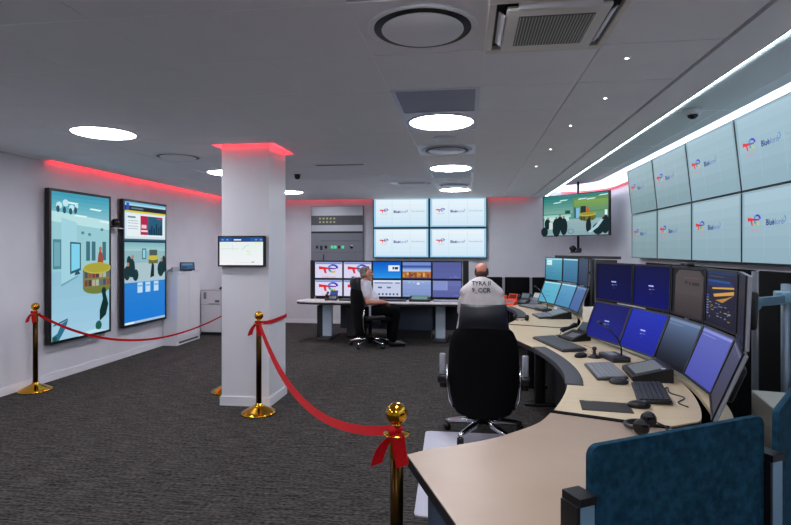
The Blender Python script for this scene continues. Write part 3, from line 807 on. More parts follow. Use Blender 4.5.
# ---------------------------------------------------------------- consoles
def smooth_poly(pts, n=6):
    out = []
    P = [Vector((*p, 0)) for p in pts]
    for i in range(len(P) - 1):
        p0 = P[max(i - 1, 0)]; p1 = P[i]; p2 = P[i + 1]; p3 = P[min(i + 2, len(P) - 1)]
        for k in range(n):
            t = k / n
            q = .5 * ((2 * p1) + (p2 - p0) * t + (2 * p0 - 5 * p1 + 4 * p2 - p3) * t * t + (3 * p1 - p0 - 3 * p2 + p3) * t ** 3)
            out.append((q.x, q.y))
    out.append(pts[-1]); return out
def offset(pts, d):
    out = []
    for i, p in enumerate(pts):
        a = pts[max(i - 1, 0)]; b = pts[min(i + 1, len(pts) - 1)]
        l = math.hypot(b[0] - a[0], b[1] - a[1]) or 1
        dd = d(p) if callable(d) else d
        out.append((p[0] + (b[1] - a[1]) / l * dd, p[1] - (b[0] - a[0]) / l * dd))
    return out
DZ = .73
tap = lambda p: min(1, .30 + .70 * max(0, (p[1] - 3.2) / .6))
front = [(.44, 2.81), (.525, 3.05), (.60, 3.32), (.645, 3.6), (.655, 3.9), (.63, 4.22), (.575, 4.55), (.49, 4.85), (.43, 5.1), (.42, 5.5), (.44, 6.0)]
rear = [(.93, 2.63), (1.05, 2.70), (1.14, 2.78), (1.25, 3.1), (1.325, 3.5), (1.34, 4.0), (1.28, 4.5), (1.16, 5.1), (1.02, 5.80)]
def console(label, oy, cut=None):
    t = thing('console_desk', label, 'desk', (0, oy, 0))
    f = smooth_poly(front); r = smooth_poly(rear)
    if cut:
        f = [p for p in f if p[1] <= cut]; r = [p for p in r if p[1] <= cut]
    MB().prism(f + r[::-1], DZ - .007, DZ).build('worktop', 'oak', t)
    fo = [(p[0] + .012, p[1]) for p in f]; ro = [(p[0] - .012, p[1]) for p in r]
    MB().prism([(p[0] + .001, p[1]) for p in f] + [(p[0] - .001, p[1]) for p in r][::-1], DZ - .044, DZ - .007).build('edge_band', 'edge', t)
    if oy: MB().prism([(.43, 2.812), (1.03, 2.59), (1.02, 2.565), (.42, 2.787)], DZ - .03, DZ + .004).build('joint_strip', 'blackm', t)
    # padded wrist rest along the hollow of the front edge
    seg = [p for p in f if 3.32 <= p[1] <= 4.62]
    inn = offset(seg, .095)
    MB().prism([(p[0] - .012, p[1]) for p in seg] + inn[::-1], DZ - .04, DZ + .008).build('wrist_rest', 'rest', t, bev=.006)
    # rear shelf under the monitors
    rs = offset(r, lambda p: .035 + .03 * max(0, 1 - (p[1] - 2.63) / .5)); re = offset(r, lambda p: .46 * tap(p))
    MB().prism(rs + re[::-1], DZ - .028, DZ - .002).build('rear_shelf', 'oak', t)
    MB().prism(offset(r, lambda p: .40 * tap(p)) + offset(r, lambda p: .44 * tap(p))[::-1], .02, DZ - .03).build('back_panel', 'blackm', t)
    ff = [p for p in f if 2.95 <= p[1] <= 5.9]
    a = offset(ff, .42); b = offset(ff, .45)
    MB().prism(a + b[::-1], .08, DZ - .045).build('knee_panel', mat('knee_panel_dark', '17181c', .6), t)
    for yy, xx in ((2.95, .72), (5.45, .72)):
        if cut and yy > cut: continue
        RB(xx - .05, xx + .05, yy - .35 * 0 - .05, yy + .05, .03, DZ - .045, r=.01).build('leg_column', 'black', t)
        RB(xx - .15, xx + .35, yy - .05, yy + .05, 0, .03, r=.008).build('foot', 'black', t)
    # monitor carrier
    for (x, y) in ((1.50, 4.28), (1.58, 3.78), (1.508, 3.52)):
        if cut and y > cut: continue
        MB().tube([(x, y, DZ - .004), (x, y, 1.44)], .022, 12).build('carrier_post', 'char', t)
        MB().tube([(x, y, 1.28), (x - .035, y, 1.28)], .016, 8).build('carrier_arm', 'char', t)
    return t
console('curved pale console desk with grey wrist rest beside the empty black chair', 0)
console('far curved pale console desk with the orange telephone on it', 3.2, cut=6.05)
# near beige desk end with its felt screens
A = [(-.24, 2.13), (-.15, 2.205), (.07, 2.335), (.24, 2.49), (.35, 2.625), (.432, 2.80)]
apoly = smooth_poly(A) + [(.925, 2.618), (1.03, 2.50), (1.06, 2.10), (.945, 1.80), (.09, 1.305)]
t = thing('corner_desk', 'beige desk end in the foreground with a dark edge, behind the felt screen', 'desk')
MB().prism(apoly, DZ - .006, DZ).build('worktop', 'beige', t)
ins_ = [(.5 + (x - .5) * .998, 2.0 + (y - 2.0) * .998) for x, y in apoly]
MB().prism(ins_, DZ - .046, DZ - .006).build('edge_band', 'edge', t)
MB().prism([(.435, 2.812), (.94, 2.63), (.925, 2.595), (.42, 2.777)], DZ - .02, DZ + .005).build('joint_strip', 'blackm', t)
pv = mat('panel_blue_grey', '46566a', .6)
mb = MB().prism([(-.15, 2.05), (.12, 1.40), (.14, 1.41), (-.13, 2.06)], .06, DZ - .046); mb.build('side_panel', pv, t)
RB(.42, .50, 2.2, 2.28, .02, DZ - .046, r=.01).build('leg_column', 'bluealu', t); RB(.1, .8, 2.2, 2.28, 0, .025, r=.008).build('foot', 'bluealu', t)
def felt(label, a, b, z0=.60, z1=1.06):
    L = math.hypot(b[0] - a[0], b[1] - a[1]); th = math.atan2(b[1] - a[1], b[0] - a[0])
    t = thing('felt_screen', label, 'partition', (a[0], a[1], 0), th, 'blue felt desk screens')
    r = .03; n = 6
    out = [(0, z0), (L, z0)]
    out += [(L - r + r * math.cos(R(k * 15)), z1 - r + r * math.sin(R(k * 15))) for k in range(n + 1)]
    out += [(r - r * math.sin(R(k * 15)), z1 - r + r * math.cos(R(k * 15))) for k in range(n + 1)]
    m = MB(); m.X = Matrix.Rotation(R(90), 4, 'X'); m.prism(out, -.010, .010)
    m.build('panel', 'felt', t, bev=.003)
    return t
def post(label, p, th):
    t = thing('screen_post', label, 'post', (p[0], p[1], 0), th, 'felt screen posts')
    RB(-.024, .024, -.03, .03, 0, .925, r=.003, seg=1, smooth=False).build('profile', 'bluealu', t)
    B(-.027, .027, -.033, .033, .925, .945).build('cap', 'black', t)
    B(-.034, -.024, -.03, .03, 0, .925).build('side_strip', 'black', t)
p1, p2 = (.306, 1.405), (.885, 1.742)
th1 = math.atan2(p2[1] - p1[1], p2[0] - p1[0])
felt('large dark blue felt screen standing in front of the beige desk', p1, p2)
post('blue-grey post at the free end of the large felt screen', (p1[0] - .028 * math.cos(th1), p1[1] - .028 * math.sin(th1)), th1)
q1 = (p2[0] + .06 * math.cos(th1), p2[1] + .06 * math.sin(th1)); q2 = (q1[0] + .32, q1[1] + .44)
post('blue-grey post between the two felt screens', (p2[0] + .029 * math.cos(th1), p2[1] + .029 * math.sin(th1)), th1)
felt('second dark blue felt screen cut off by the picture edge', (q1[0] + .01, q1[1] + .012), q2)
# cream cabinet and monitor-arm post behind the near console
t = thing('side_cabinet', 'low cream cabinet behind the felt screens near the metal pole', 'cabinet', (1.72, 2.98, 0), R(-12))
RB(-.17, .30, -.14, .26, .03, .76, r=.008).build('body', 'cream', t); B(-.16, .29, -.13, .25, 0, .03).build('plinth', 'edge', t)
RB(-.165, .295, -.148, -.14, .06, .73, r=.003).build('door', 'cream', t)
t = thing('monitor_arm_pole', 'tall grey metal pole with a pale blue arm behind the near monitors', 'monitor arm', (1.97, 3.60, 0))
MB().lathe([(.12, 0), (.12, .012), (.03, .016), (.002, .016)], 24).build('base', 'steel', t)
MB().tube([(0, 0, .01), (0, 0, 1.345)], .026, 16).build('pole', 'steel', t)
arm = MB().ribbon([(-.03, -.03, 1.25), (-.2, -.16, 1.25), (-.33, -.25, 1.25)], (0, 0, .05), .03); arm.build('arm', 'bluealu', t)
m = MB(); m.tube([(-.33, -.29, 1.25), (-.33, -.21, 1.25)], .05, 18); m.build('joint', 'bluealu', t)
MB().tube([(-.33, -.25, 1.27), (-.46, -.22, 1.27)], .018, 10).build('forearm', 'bluealu', t)
RB(-.05, .05, -.05, .05, 1.23, 1.30, r=.008).build('clamp', 'bluealu', t)
RB(.0, .2, -.03, .03, 1.24, 1.29, r=.008).build('rear_arm', 'bluealu', t)
# black partition panels
def part_panel(label, x, y, rz, w, z0, z1, group):
    t = thing('partition_panel', label, 'partition', (x, y, 0), rz, group)
    RB(-w / 2, w / 2, -.018, .018, z0, z1, r=.008).build('panel', 'blackm', t)
    for s in (-1, 1): RB(s * (w / 2 + .012) - .01, s * (w / 2 + .012) + .01, -.02, .02, 0, z1 - .01, r=.003).build('post', 'grey', t)
    B(-w / 2 - .02, w / 2 + .02, -.12, .12, 0, .02).build('foot', 'black', t)
for y, w, n in ((3.80, 1.2, 'nearest the camera'), (5.07, 1.24, 'in the middle'), (6.35, 1.24, 'farthest from the camera')):
    part_panel('tall black partition below the right video wall, %s' % n, 2.22, y, R(90), w - .05, .02, 1.40, 'tall partitions below the video wall')
for x, w, n in ((.40, .44, 'next to the bald person'), (.865, .44, 'in the middle behind the orange telephone'), (1.33, .44, 'beside the far console monitors')):
    part_panel('low black partition at the back, %s' % n, x, 9.42, 0, w - .02, .02, 1.08, 'low partitions behind the far console')
# dark carrier with rail and knob behind the far monitors
t = thing('monitor_stand', 'black monitor stand with a cross rail behind the far console', 'monitor stand', (1.60, 7.35, 0), R(-66))
RB(-.20, .20, -.12, .12, 0, .02, r=.005).build('base', 'black', t)
RB(-.045, .045, -.03, .03, .02, 1.44, r=.005).build('column', 'black', t)
RB(-.75, .62, -.02, .02, 1.44, 1.475, r=.004).build('cross_rail', 'char', t)
RB(.16, .56, -.012, .012, .80, 1.43, r=.006).build('mounting_plate', 'black', t)
MB().tube([(.42, -.012, 1.31), (.42, -.075, 1.31)], .035, 14).build('knob', 'lgrey', t)
t = thing('white_box', 'upright white box standing between the two consoles', 'box', (1.30, 5.72, DZ), R(20))
RB(-.07, .07, -.09, .09, 0, .23, r=.008).build('body', 'cream', t); B(-.05, .05, -.094, -.09, .03, .2).build('front', 'white', t)

# ---------------------------------------------------------------- back desk
t = thing('back_desk', 'long white desk with dark edge in front of the back wall monitors', 'desk', (0, 0, 0))
pts = [(.28, 8.72), (.28, 9.62), (-2.45, 9.62), (-2.72, 9.5), (-2.88, 9.2), (-2.95, 8.98), (-2.93, 8.88), (-2.84, 8.80), (-2.65, 8.75), (-2.3, 8.72)]
MB().prism(pts, BDZ - .018, BDZ).build('worktop', mat('desk_white', 'd4ceca', .4), t)
MB().prism([(-1.25 + (x + 1.25) * .995, 9.17 + (y - 9.17) * .985) for x, y in pts], BDZ - .05, BDZ - .018).build('edge_band', 'edge', t)
for x in (-2.45, -.45):
    MB().prism([(x - .085, 9.12), (x + .085, 9.12), (x + .07, 9.26), (x - .07, 9.26)], .03, BDZ - .05).build('leg_column', mat('leg_pale_blue', 'c8d8e6', .4, metal=.2), t, bev=.01)
    RB(x - .12, x + .12, 8.85, 9.55, 0, .03, r=.01).build('foot', 'char', t)
B(-2.3, -.2, 9.5, 9.52, .12, BDZ - .05).build('modesty_panel', mat('modesty_blue', '3c4756', .5), t)
B(-2.72, -.08, BDY + .06, BDY + .10, BDZ, 1.36).build('monitor_frame', 'black', t)
B(-2.80, -2.74, BDY - .01, BDY + .05, BDZ, 1.365).build('frame_end', 'black', t)
B(-.07, .03, BDY - .01, BDY + .05, BDZ, 1.365).build('frame_end', 'black', t)
for x, n in ((-2.78 + .22, 'at the left end'), (-2.02, 'beside the left leg'), (-.12, 'by the right leg')):
    q = thing('computer_tower', 'black computer tower under the back desk %s' % n, 'computer', (x, 9.33, .09 if False else 0), 0, 'computers under the back desk')
    RB(-.09, .09, -.16, .16, .0, .56, r=.008).build('case', 'black', q)
    B(-.075, .075, -.164, -.16, .03, .53).build('front', 'char', q)
q = thing('under_desk_cabinet', 'grey-blue cabinet under the middle of the back desk', 'cabinet', (-1.0, 9.35, 0))
RB(-.42, .42, -.12, .14, .14, .58, r=.006).build('body', mat('modesty_blue', '3c4756', .5), q); B(-.38, .38, -.1, .12, 0, .14).build('plinth', 'edge', q)
B(-.40, -.005, -.126, -.12, .16, .56).build('door', mat('cab_door', '465264', .45), q); B(.005, .40, -.126, -.12, .16, .56).build('door', mat('cab_door', '465264', .45), q)
# equipment panel on the back wall
t = thing('equipment_panel', 'tall grey equipment panel with green lamps on the back wall', 'control panel', (-2.70, YB, 0))
B(-.56, .56, -.06, -.0005, .6, 2.47).build('backplate', 'slate', t)
B(-.55, .55, -.075, -.06, 2.27, 2.46).build('panel', 'lgrey', t); B(-.55, .55, -.075, -.06, 1.94, 2.07).build('panel', 'lgrey', t)
bd = B(-.55, .55, -.07, -.06, 2.07, 2.27).build('dark_band', 'bandd', t)
for k in range(5):
    for j in range(2):
        B(-.38 + k * .077, -.345 + k * .077, -.074, -.07, 2.12 + j * .075, 2.15 + j * .075).build('indicator', emi('c9d0a0', .8), bd)
B(-.55, .55, -.068, -.06, 1.90, 1.94).build('slot', 'edge', t)
lp = B(-.55, .55, -.078, -.06, .62, 1.90).build('lower_panel', mat('panel_grey', '7b7f88', .5, metal=.2), t)
B(-.34, .5, -.082, -.078, 1.735, 1.745).build('trim_line', 'bandd', t)
for x, m in ((-.42, 'edge'), (-.33, 'edge'), (-.23, 'blackg'), (-.10, 'g'), (-.03, 'g'), (.05, 'edge'), (.13, 'g'), (.32, 'blackg')):
    B(x - .024, x + .024, -.09, -.078, 1.58 - (.03 if x == -.33 else 0), 1.64).build('instrument', emi('5fe8b0', .9) if m == 'g' else m, lp)
B(.31, .345, -.092, -.088, 1.63, 1.65).build('label_plate', 'white', lp)
B(-.55, .55, -.08, -.078, 1.50, 1.506).build('panel_joint', 'bandd', lp)
MB().tube([(-.28, -.09, 1.30), (-.28, -.085, 1.46)], .012, 8).build('rod', 'edge', lp)

# ---------------------------------------------------------------- left side furniture
t = thing('wall_cabinet', 'tall narrow white cabinet against the left wall beside the portrait screens', 'cabinet', (XL + .016, 8.02, 0))
B(0, .235, 0, .74, 0, 1.17).build('body', 'white', t)
B(0, .25, -.01, .75, 1.17, 1.19).build('top', 'white', t)
for a, b in ((.01, .365), (.37, .73)): B(.235, .243, a, b, .10, 1.16).build('door', 'white', t, bev=.002)
B(.235, .240, .06, .68, .03, .055).build('vent_slot', 'edge', t)
t = thing('tablet_display', 'black tablet on a stand on top of the white cabinet', 'tablet', (-4.76, 8.55, 1.19), R(35))
RB(-.07, .07, -.03, .07, 0, .02, r=.006).build('stand', 'black', t)
m = MB(); m.X = Matrix.Translation((0, 0, .015)) @ Matrix.Rotation(R(-35), 4, 'X'); m.rbox(-.12, .12, -.008, .01, 0, .16, r=.006); m.build('case', 'black', t)
D = Disp(-.105, .105, .015, .145, -.0085); D.rect(0, 0, 1, 1, '3a5a7c'); D.rect(.1, .6, .9, .9, '587c9c'); D.rect(.1, .1, .45, .5, '2c4864')
o = D.build('display', t); o.location = (0, 0, .015); o.rotation_euler = (R(-35), 0, 0)
t = thing('card_reader', 'small sloping grey reader on the near end of the white cabinet', 'device', (-4.78, 8.14, 1.19), R(60))
m = MB(); m.prism([(-.09, 0), (.09, 0), (.09, .02), (-.09, .09)], -.06, .06)
for v in m.bm.verts: v.co = Vector((v.co.z, v.co.x, v.co.y))
m.build('housing', 'lgrey', t); B(-.04, .04, -.06, .05, .082, .086).build('pad', 'grey', t).rotation_euler = (R(0), 0, 0)
t = thing('grey_cupboard', 'light grey cupboard with dark plinth in the back left corner behind the pillar', 'cupboard', (XL + .02, 9.12, 0))
RB(0.06, .85, 0, .5, .05, .82, r=.006).build('body', 'lgrey', t); B(.06, .85, .02, .5, 0, .05).build('plinth', 'edge', t)
B(.075, .45, -.008, 0, .56, .805).build('drawer', 'white', t); B(.075, .45, -.008, 0, .06, .55).build('door', 'white', t)
B(.12, .17, -.012, -.008, .66, .78).build('lock_plate', 'grey', t); B(.22, .42, -.014, -.008, .565, .575).build('handle', 'bandd', t); B(.34, .42, -.014, -.008, .60, .64).build('name_plate', 'slate', t)
t = thing('desk_stapler', 'small black device lying on the grey cupboard', 'device', (-4.50, 9.3, .82)); RB(-.04, .10, -.03, .03, 0, .035, r=.008).build('body', 'black', t); RB(-.03, .09, -.02, .02, .035, .05, r=.005).build('lid', 'char', t)
# fire-exit style floor mat under the chair
t = thing('chair_mat', 'pale translucent chair mat on the carpet under the empty black chair', 'floor mat')
mp = [(-.31, 3.12), (-.30, 3.09), (-.27, 3.08), (.5, 3.08), (.52, 4.5), (.48, 4.54), (-.31, 4.54), (-.34, 4.53), (-.35, 4.50), (-.31, 3.16)]
MB().prism(mp, .0, .006).build('sheet', 'mat', t); 
MB().prism([(x * .985 + .001, 3.8 + (y - 3.8) * .985) for x, y in mp], .006, .0072).build('surface', 'mat', t)

# ---------------------------------------------------------------- stanchions and ribbons
def stanchion(name_label, loc):
    t = thing('stanchion', name_label, 'stanchion', loc, 0, 'brass stanchions')
    MB().lathe([(.165, 0), (.165, .012), (.158, .020), (.13, .034), (.08, .058), (.045, .075), (.034, .085), (.030, .10), (.002, .10)], 40).build('base', 'gold', t)
    MB().lathe([(.0255, .085), (.0255, .80)], 24).build('pole', 'gold_refl_dark', t)
    MB().lathe([(.026, .76), (.0268, .765), (.0268, .845), (.026, .85)], 24).build('collar', 'gold', t)
    MB().lathe([(.024, .846), (.050, .849), (.053, .852), (.051, .856), (.026, .859), (.017, .868), (.014, .882), (.018, .892), (.002, .892)], 32).build('flange', 'gold', t)
    MB().ell((0, 0, .930), (.042, .042, .042), 32, 20).build('ball', 'gold', t)
    return t
S1, S2, S3, S4 = (-4.725, 5.27, 0), (-1.965, 4.83, 0), (-2.615, 5.52, 0), (-.268, 2.02, 0)
stanchion('brass stanchion against the left wall below the first portrait screen', S1)
stanchion('brass stanchion standing in front of the white pillar', S2)
stanchion('brass stanchion hidden behind the pillar, only its base showing', S3)
stanchion('nearest brass stanchion at the corner of the beige desk', S4)
def sag(a, b, z, s, n=28):
    return [(a[0] + (b[0] - a[0]) * k / n, a[1] + (b[1] - a[1]) * k / n, z - 4 * s * (k / n) * (1 - k / n)) for k in range(n + 1)]
def widths(n, w, tw=0.0, phase=0.0, hx=(1, 0, 0)):
    out = []
    for k in range(n + 1):
        a = phase + tw * math.sin(PI * k / n)
        out.append(Vector((0, 0, w * math.cos(a))) + Vector(hx) * w * math.sin(a))
    return out
t = thing('barrier_ribbon', 'wide red ribbon sagging between the pillar stanchion and the nearest stanchion', 'ribbon')
d = Vector((S4[0] - S2[0], S4[1] - S2[1], 0)).normalized(); nrm = (-d.y, d.x, 0)
MB().ribbon(sag(S2, S4, .868, .295), widths(28, .042, .5, .25, nrm), .002).build('band', 'red', t)
def bow(t, p, s=1.0):
    x, y, z = p
    for dx, dy, ln in ((-.07, -.03, .115), (.03, -.035, .115)):
        pts = [(x + dx * s * f + .004 * math.sin(f * 6), y + dy * s * (1 - f * .3) - .012 - .01 * f, z - .01 - ln * s * f * f) for f in [k / 6 for k in range(7)]]
        w = [Vector((.046 * s, .008, .016)) for k in range(7)]
        MB().ribbon(pts, w, .002).build('ribbon_end', 'red', t)
    MB().tube([(x + .02 * math.cos(a), y + .02 * math.sin(a), z) for a in [k * PI / 8 for k in range(17)]], .007, 8).build('knot_loop', 'red', t)
    MB().ell((x - .01, y - .032, z), (.02, .013, .016)).build('knot', 'red', t)
bow(t, (S4[0], S4[1], .872)); bow(t, (S2[0], S2[1], .872), 1.0)
t = thing('barrier_ribbon', 'thin red ribbon sagging from the left wall stanchion toward the pillar', 'ribbon')
MB().ribbon(sag(S1, S3, .86, .30), [Vector((0, 0, .034 - .02 * k / 28)) for k in range(29)], .002).build('band', 'red', t)
bow(t, (S1[0], S1[1], .872), .9)
t = thing('barrier_ribbon', 'short red ribbon passing round the right side of the pillar', 'ribbon')
MB().ribbon([(S2[0] + .02, S2[1] + .01, .86), (-1.93, 4.94, .85), (-1.925, 5.10, .845), (-1.925, 5.3, .845), (-1.925, 5.5, .85), (-1.96, 5.56, .85), (-2.2, 5.57, .85), (-2.45, 5.56, .86), (-2.58, 5.53, .86)], (0, 0, .036), .002).build('band', 'red', t)
# ---------------------------------------------------------------- office chairs
def make_chair(label, loc, rz, head=True, low=False):
    t = thing('office_chair', label, 'chair', loc, rz, 'office chairs')
    for k in range(5):
        a = 2 * PI * k / 5 + R(20); c, s = math.cos(a), math.sin(a)
        m = MB()
        pts = [(.03 * c, .03 * s, .125), (.16 * c, .16 * s, .108), (.30 * c, .30 * s, .082), (.335 * c, .335 * s, .075)]
        m.tube(pts, [.034, .029, .023, .018], 10)
        l = m.build('star_leg', 'chrome', t)
        w = MB(); w.X = Matrix.Translation((.325 * c, .325 * s, .03)) @ Matrix.Rotation(a + .6, 4, 'Z') @ Matrix.Rotation(PI / 2, 4, 'X')
        w.lathe([(.002, -.026), (.028, -.026), (.030, -.018), (.030, -.005), (.02, -.004), (.02, .004), (.030, .005), (.030, .018), (.028, .026), (.002, .026)], 16)
        w.build('caster', 'black', l)
    MB().lathe([(.05, .10), (.052, .14), (.04, .15), (.03, .16), (.03, .30), (.024, .30), (.024, .42), (.002, .42)], 20).build('gas_column', 'black', t)
    RB(-.14, .14, -.16, .14, .36, .42, r=.02).build('mechanism', 'black', t)
    m = MB(); m.rbox(-.26, .26, -.20, .28, .40, .50, r=.045, seg=4); m.build('seat', 'blackm', t)
    if low:
        m = MB(); m.rbox(-.20, .20, -.24, -.19, .50, .70, r=.02, seg=3); m.build('backrest', 'blackm', t)
        MB().tube([(0, -.16, .40), (0, -.24, .42), (0, -.245, .6)], .02, 8).build('back_frame', 'black', t)
        return t
    # backrest: rounded, tapered shield, slightly reclined
    prof = [(.20, .17), (.225, .215), (.28, .245), (.38, .268), (.50, .280), (.62, .282), (.74, .278), (.84, .262), (.90, .235), (.94, .19), (.965, .12)]
    nx = 10; vs = []; fs = []
    for sgn in (0, 1):
        for z, hw in prof:
            for k in range(nx + 1):
                u = -1 + 2 * k / nx
                edge = (1 - abs(u) ** 4)
                zz = (z - .20) / .765; bz = math.sin(PI * min(1, max(0, zz))) ** .35 if 0 < zz < 1 else 0
                lean = -.22 - .12 * (z - .5) + .05 * u * u
                th = .05 * edge * max(bz, .3) + .012
                vs.append((u * hw, lean + (th if sgn else -th), z))
    n = nx + 1; m1 = len(prof) * n
    for j in range(len(prof) - 1):
        for k in range(nx):
            a = j * n + k; fs.append((a, a + 1, a + n + 1, a + n)); fs.append((m1 + a, m1 + a + n, m1 + a + n + 1, m1 + a + 1))
        for k in (0, nx):
            a = j * n + k; fs.append((a, a + n, m1 + a + n, m1 + a))
    for j in (0, len(prof) - 1):
        for k in range(nx):
            a = j * n + k; fs.append((a, a + 1, m1 + a + 1, m1 + a))
    m = MB(); m._add(vs, fs, True); m.build('backrest', 'blackm', t)
    # head rest: curved leather pad
    m = MB(); vs = []; fs = []; nz, nu = 8, 12
    for j in range(nz + 1):
        v = j / nz
        for k in range(nu + 1):
            u = -1 + 2 * k / nu
            hw = .205 - .025 * v
            x = u * hw; yb = -.285 + .06 * u * u - .015 * math.sin(PI * v)
            z = .915 + .205 * v - .018 * u * u * (1 if v < .5 else -.2)
            vs.append((x, yb - .028 * math.sin(PI * (.12 + .76 * v)) * (1 - .5 * u ** 6), z))
    off = len(vs)
    for j in range(nz + 1):
        for k in range(nu + 1):
            x, y, z = vs[j * (nu + 1) + k]; v = j / nz; u = -1 + 2 * k / nu
            yb = -.285 + .06 * u * u - .015 * math.sin(PI * v)
            vs.append((x, yb + .032 * math.sin(PI * (.12 + .76 * v)) * (1 - .5 * u ** 6) + .01, z))
    n = nu + 1
    for j in range(nz):
        for k in range(nu):
            a = j * n + k; fs.append((a, a + 1, a + n + 1, a + n)); fs.append((off + a, off + a + n, off + a + n + 1, off + a + 1))
        for k in (0, nu):
            a = j * n + k; fs.append((a, a + n, off + a + n, off + a))
    for j in (0, nz):
        for k in range(nu):
            a = j * n + k; fs.append((a, a + 1, off + a + 1, off + a))
    m._add(vs, fs, True); hr = m.build('headrest', 'leather', t)
    for s in (-1, 1):
        MB().tube([(s * .07, -.265, .86), (s * .07, -.275, .96)], .010, 8).build('headrest_post', 'chrome', t)
        m = MB(); m.rbox(s * .335 - .042, s * .335 + .042, -.17, .14, .46, .53, r=.02, seg=3); m.build('armrest_pad', 'black', t)
        m = MB(); m.rbox(s * .335 - .026, s * .335 + .026, -.12, -.095, .50, .70, r=.012, seg=3); m.build('arm_upright', 'lgrey', t)
        m = MB(); m.rbox(s * .335 - .03, s * .335 + .03, -.08, .06, .40, .47, r=.015, seg=2); m.build('arm_bracket', 'black', t)
        MB().tube([(s * .335, 0, .45), (s * .20, 0, .41)], .018, 8).build('arm_bar', 'chrome', t)
        MB().tube([(s * .285, -.19, .62), (s * .292, -.20, .50), (s * .283, -.195, .36), (s * .25, -.17, .27), (s * .19, -.10, .36)], .010, 8).build('side_rail', 'chrome', t)
    return t
make_chair('empty black office chair with navy headrest in the foreground', (.138, 4.52, 0), R(-2))
make_chair('black office chair the man in the white shirt sits on', (-1.55, 8.42, 0), R(-62))
make_chair('low black chair under the bald person in the white coat', (.17, 6.50, 0), R(-6), low=True)

# ---------------------------------------------------------------- people
def vox(mb, name, m, parent, voxel=.007, it=4):
    o = mb.build(name, m, parent)
    r = o.modifiers.new('remesh', 'REMESH'); r.mode = 'VOXEL'; r.voxel_size = voxel; r.use_smooth_shade = True
    s = o.modifiers.new('smooth', 'SMOOTH'); s.factor = .5; s.iterations = it
    return o
def chain(mb, pts, rad):
    for i in range(len(pts) - 1): mb.cap(pts[i], pts[i + 1], rad[i], rad[i + 1])
def hand(mb, wrist, d, palm_n, side):
    """palm + four bent fingers + thumb; d = pointing direction, palm_n = direction fingers curl to, side = thumb side"""
    w = Vector(wrist); d = Vector(d).normalized(); n = Vector(palm_n); n = (n - d * n.dot(d)).normalized(); s = d.cross(n).normalized() * side
    for k in range(4):
        o = (k - 1.5) * .019
        mb.cap(w + s * o * .6 + d * .005, w + d * .085 + s * o, .017, .013)
        L = [.9, 1.05, 1.0, .8][3 - k]
        p0 = w + d * .088 + s * o; p1 = p0 + (d * .034 + n * .012) * L; p2 = p1 + (d * .016 + n * .022) * L; p3 = p2 + (n * .018 - d * .004) * L
        chain(mb, [p0, p1, p2, p3], [.0105, .0095, .0088, .008])
    p0 = w + d * .02 + s * .028; p1 = p0 + d * .03 + s * .026 + n * .010; p2 = p1 + d * .03 + s * .006 + n * .012
    chain(mb, [p0, p1, p2], [.014, .0115, .009])
def head_shape(mb, c, f, tilt=0, s=1.0):
    """c centre, f forward (local +Y rotated by tilt)"""
    c = Vector(c); Rm = Matrix.Rotation(tilt, 3, 'X')
    T = lambda x, y, z: c + Rm @ Vector((x, y, z)) * s
    mb.ell(T(0, -.012, .028), (.078 * s, .098 * s, .092 * s), 20, 14, Rm)
    mb.ell(T(0, .015, -.04), (.062 * s, .074 * s, .078 * s), 18, 12, Rm)
    mb.ell(T(0, .052, -.088), (.034 * s, .032 * s, .028 * s), 14, 10, Rm)
    mb.cap(T(0, .084, .012), T(0, .108, -.022), .010 * s, .015 * s)
    for k in (-1, 1):
        mb.cap(T(k * .022, .086, -.018), T(k * .05, .066, -.020), .012 * s, .014 * s)
        mb.ell(T(k * .080, -.005, -.005), (.010 * s, .020 * s, .033 * s), 12, 10, Rm)
        mb.cap(T(k * .012, .084, .028), T(k * .046, .074, .030), .010 * s, .009 * s)
    mb.cap(T(-.02, .078, -.058), T(.02, .078, -.058), .011 * s, .011 * s)
    return T
# the man in the white shirt
t = thing('person', 'seated man in a white short-sleeved shirt and black trousers at the back desk', 'person', (-1.57, 8.42, 0), R(-72))
SH = {s: (s * .185, -.10, .945) for s in (-1, 1)}; EL = {s: (s * .26, -.06, .735) for s in (-1, 1)}; WR = {s: (s * .13, .20, .715) for s in (-1, 1)}
HP = {s: (s * .095, -.03, .575) for s in (-1, 1)}; KN = {s: (s * .12, .42, .57) for s in (-1, 1)}; AN = {s: (s * .12, .37, .10) for s in (-1, 1)}
mb = MB()
T = head_shape(mb, (0, -.035, 1.165), None, R(4))
chain(mb, [(0, -.05, 1.11), (0, -.075, .98)], [.055, .062])
chain(mb, [(0, -.08, .93), (0, -.07, .80), (0, -.03, .60)], [.13, .135, .14])
for s in (-1, 1):
    chain(mb, [(s * .05, -.08, .97), SH[s], EL[s], WR[s]], [.07, .062, .046, .03])
    hand(mb, WR[s], (-s * .45, .85, -.12), (0, 0, -1), -s * -1 if s > 0 else 1)
    chain(mb, [(0, -.04, .62), HP[s], KN[s], AN[s]], [.13, .085, .06, .042])
    chain(mb, [AN[s], (s * .125, .44, .045), (s * .13, .53, .035)], [.042, .035, .028])
body = vox(mb, 'body', 'skin', t, .006, 3)
mb = MB()
chain(mb, [(0, -.085, .955), (0, -.07, .84), (0, -.03, .66), (0, -.01, .58)], [.135, .150, .165, .16])
mb.ell((0, .02, .75), (.16, .15, .15))
for s in (-1, 1):
    chain(mb, [(s * .05, -.09, .965), SH[s], (s * .225, -.08, .84)], [.088, .078, .074])
mb.cap((-.03, -.075, 1.01), (.03, -.075, 1.01), .062, .062)
vox(mb, 'shirt', 'shirt', t, .009, 5)
mb = MB()
for s in (-1, 1):
    chain(mb, [(0, -.03, .59), HP[s], KN[s], (AN[s][0], AN[s][1], .12)], [.155, .108, .082, .065])
vox(mb, 'trousers', 'trous', t, .009, 4)
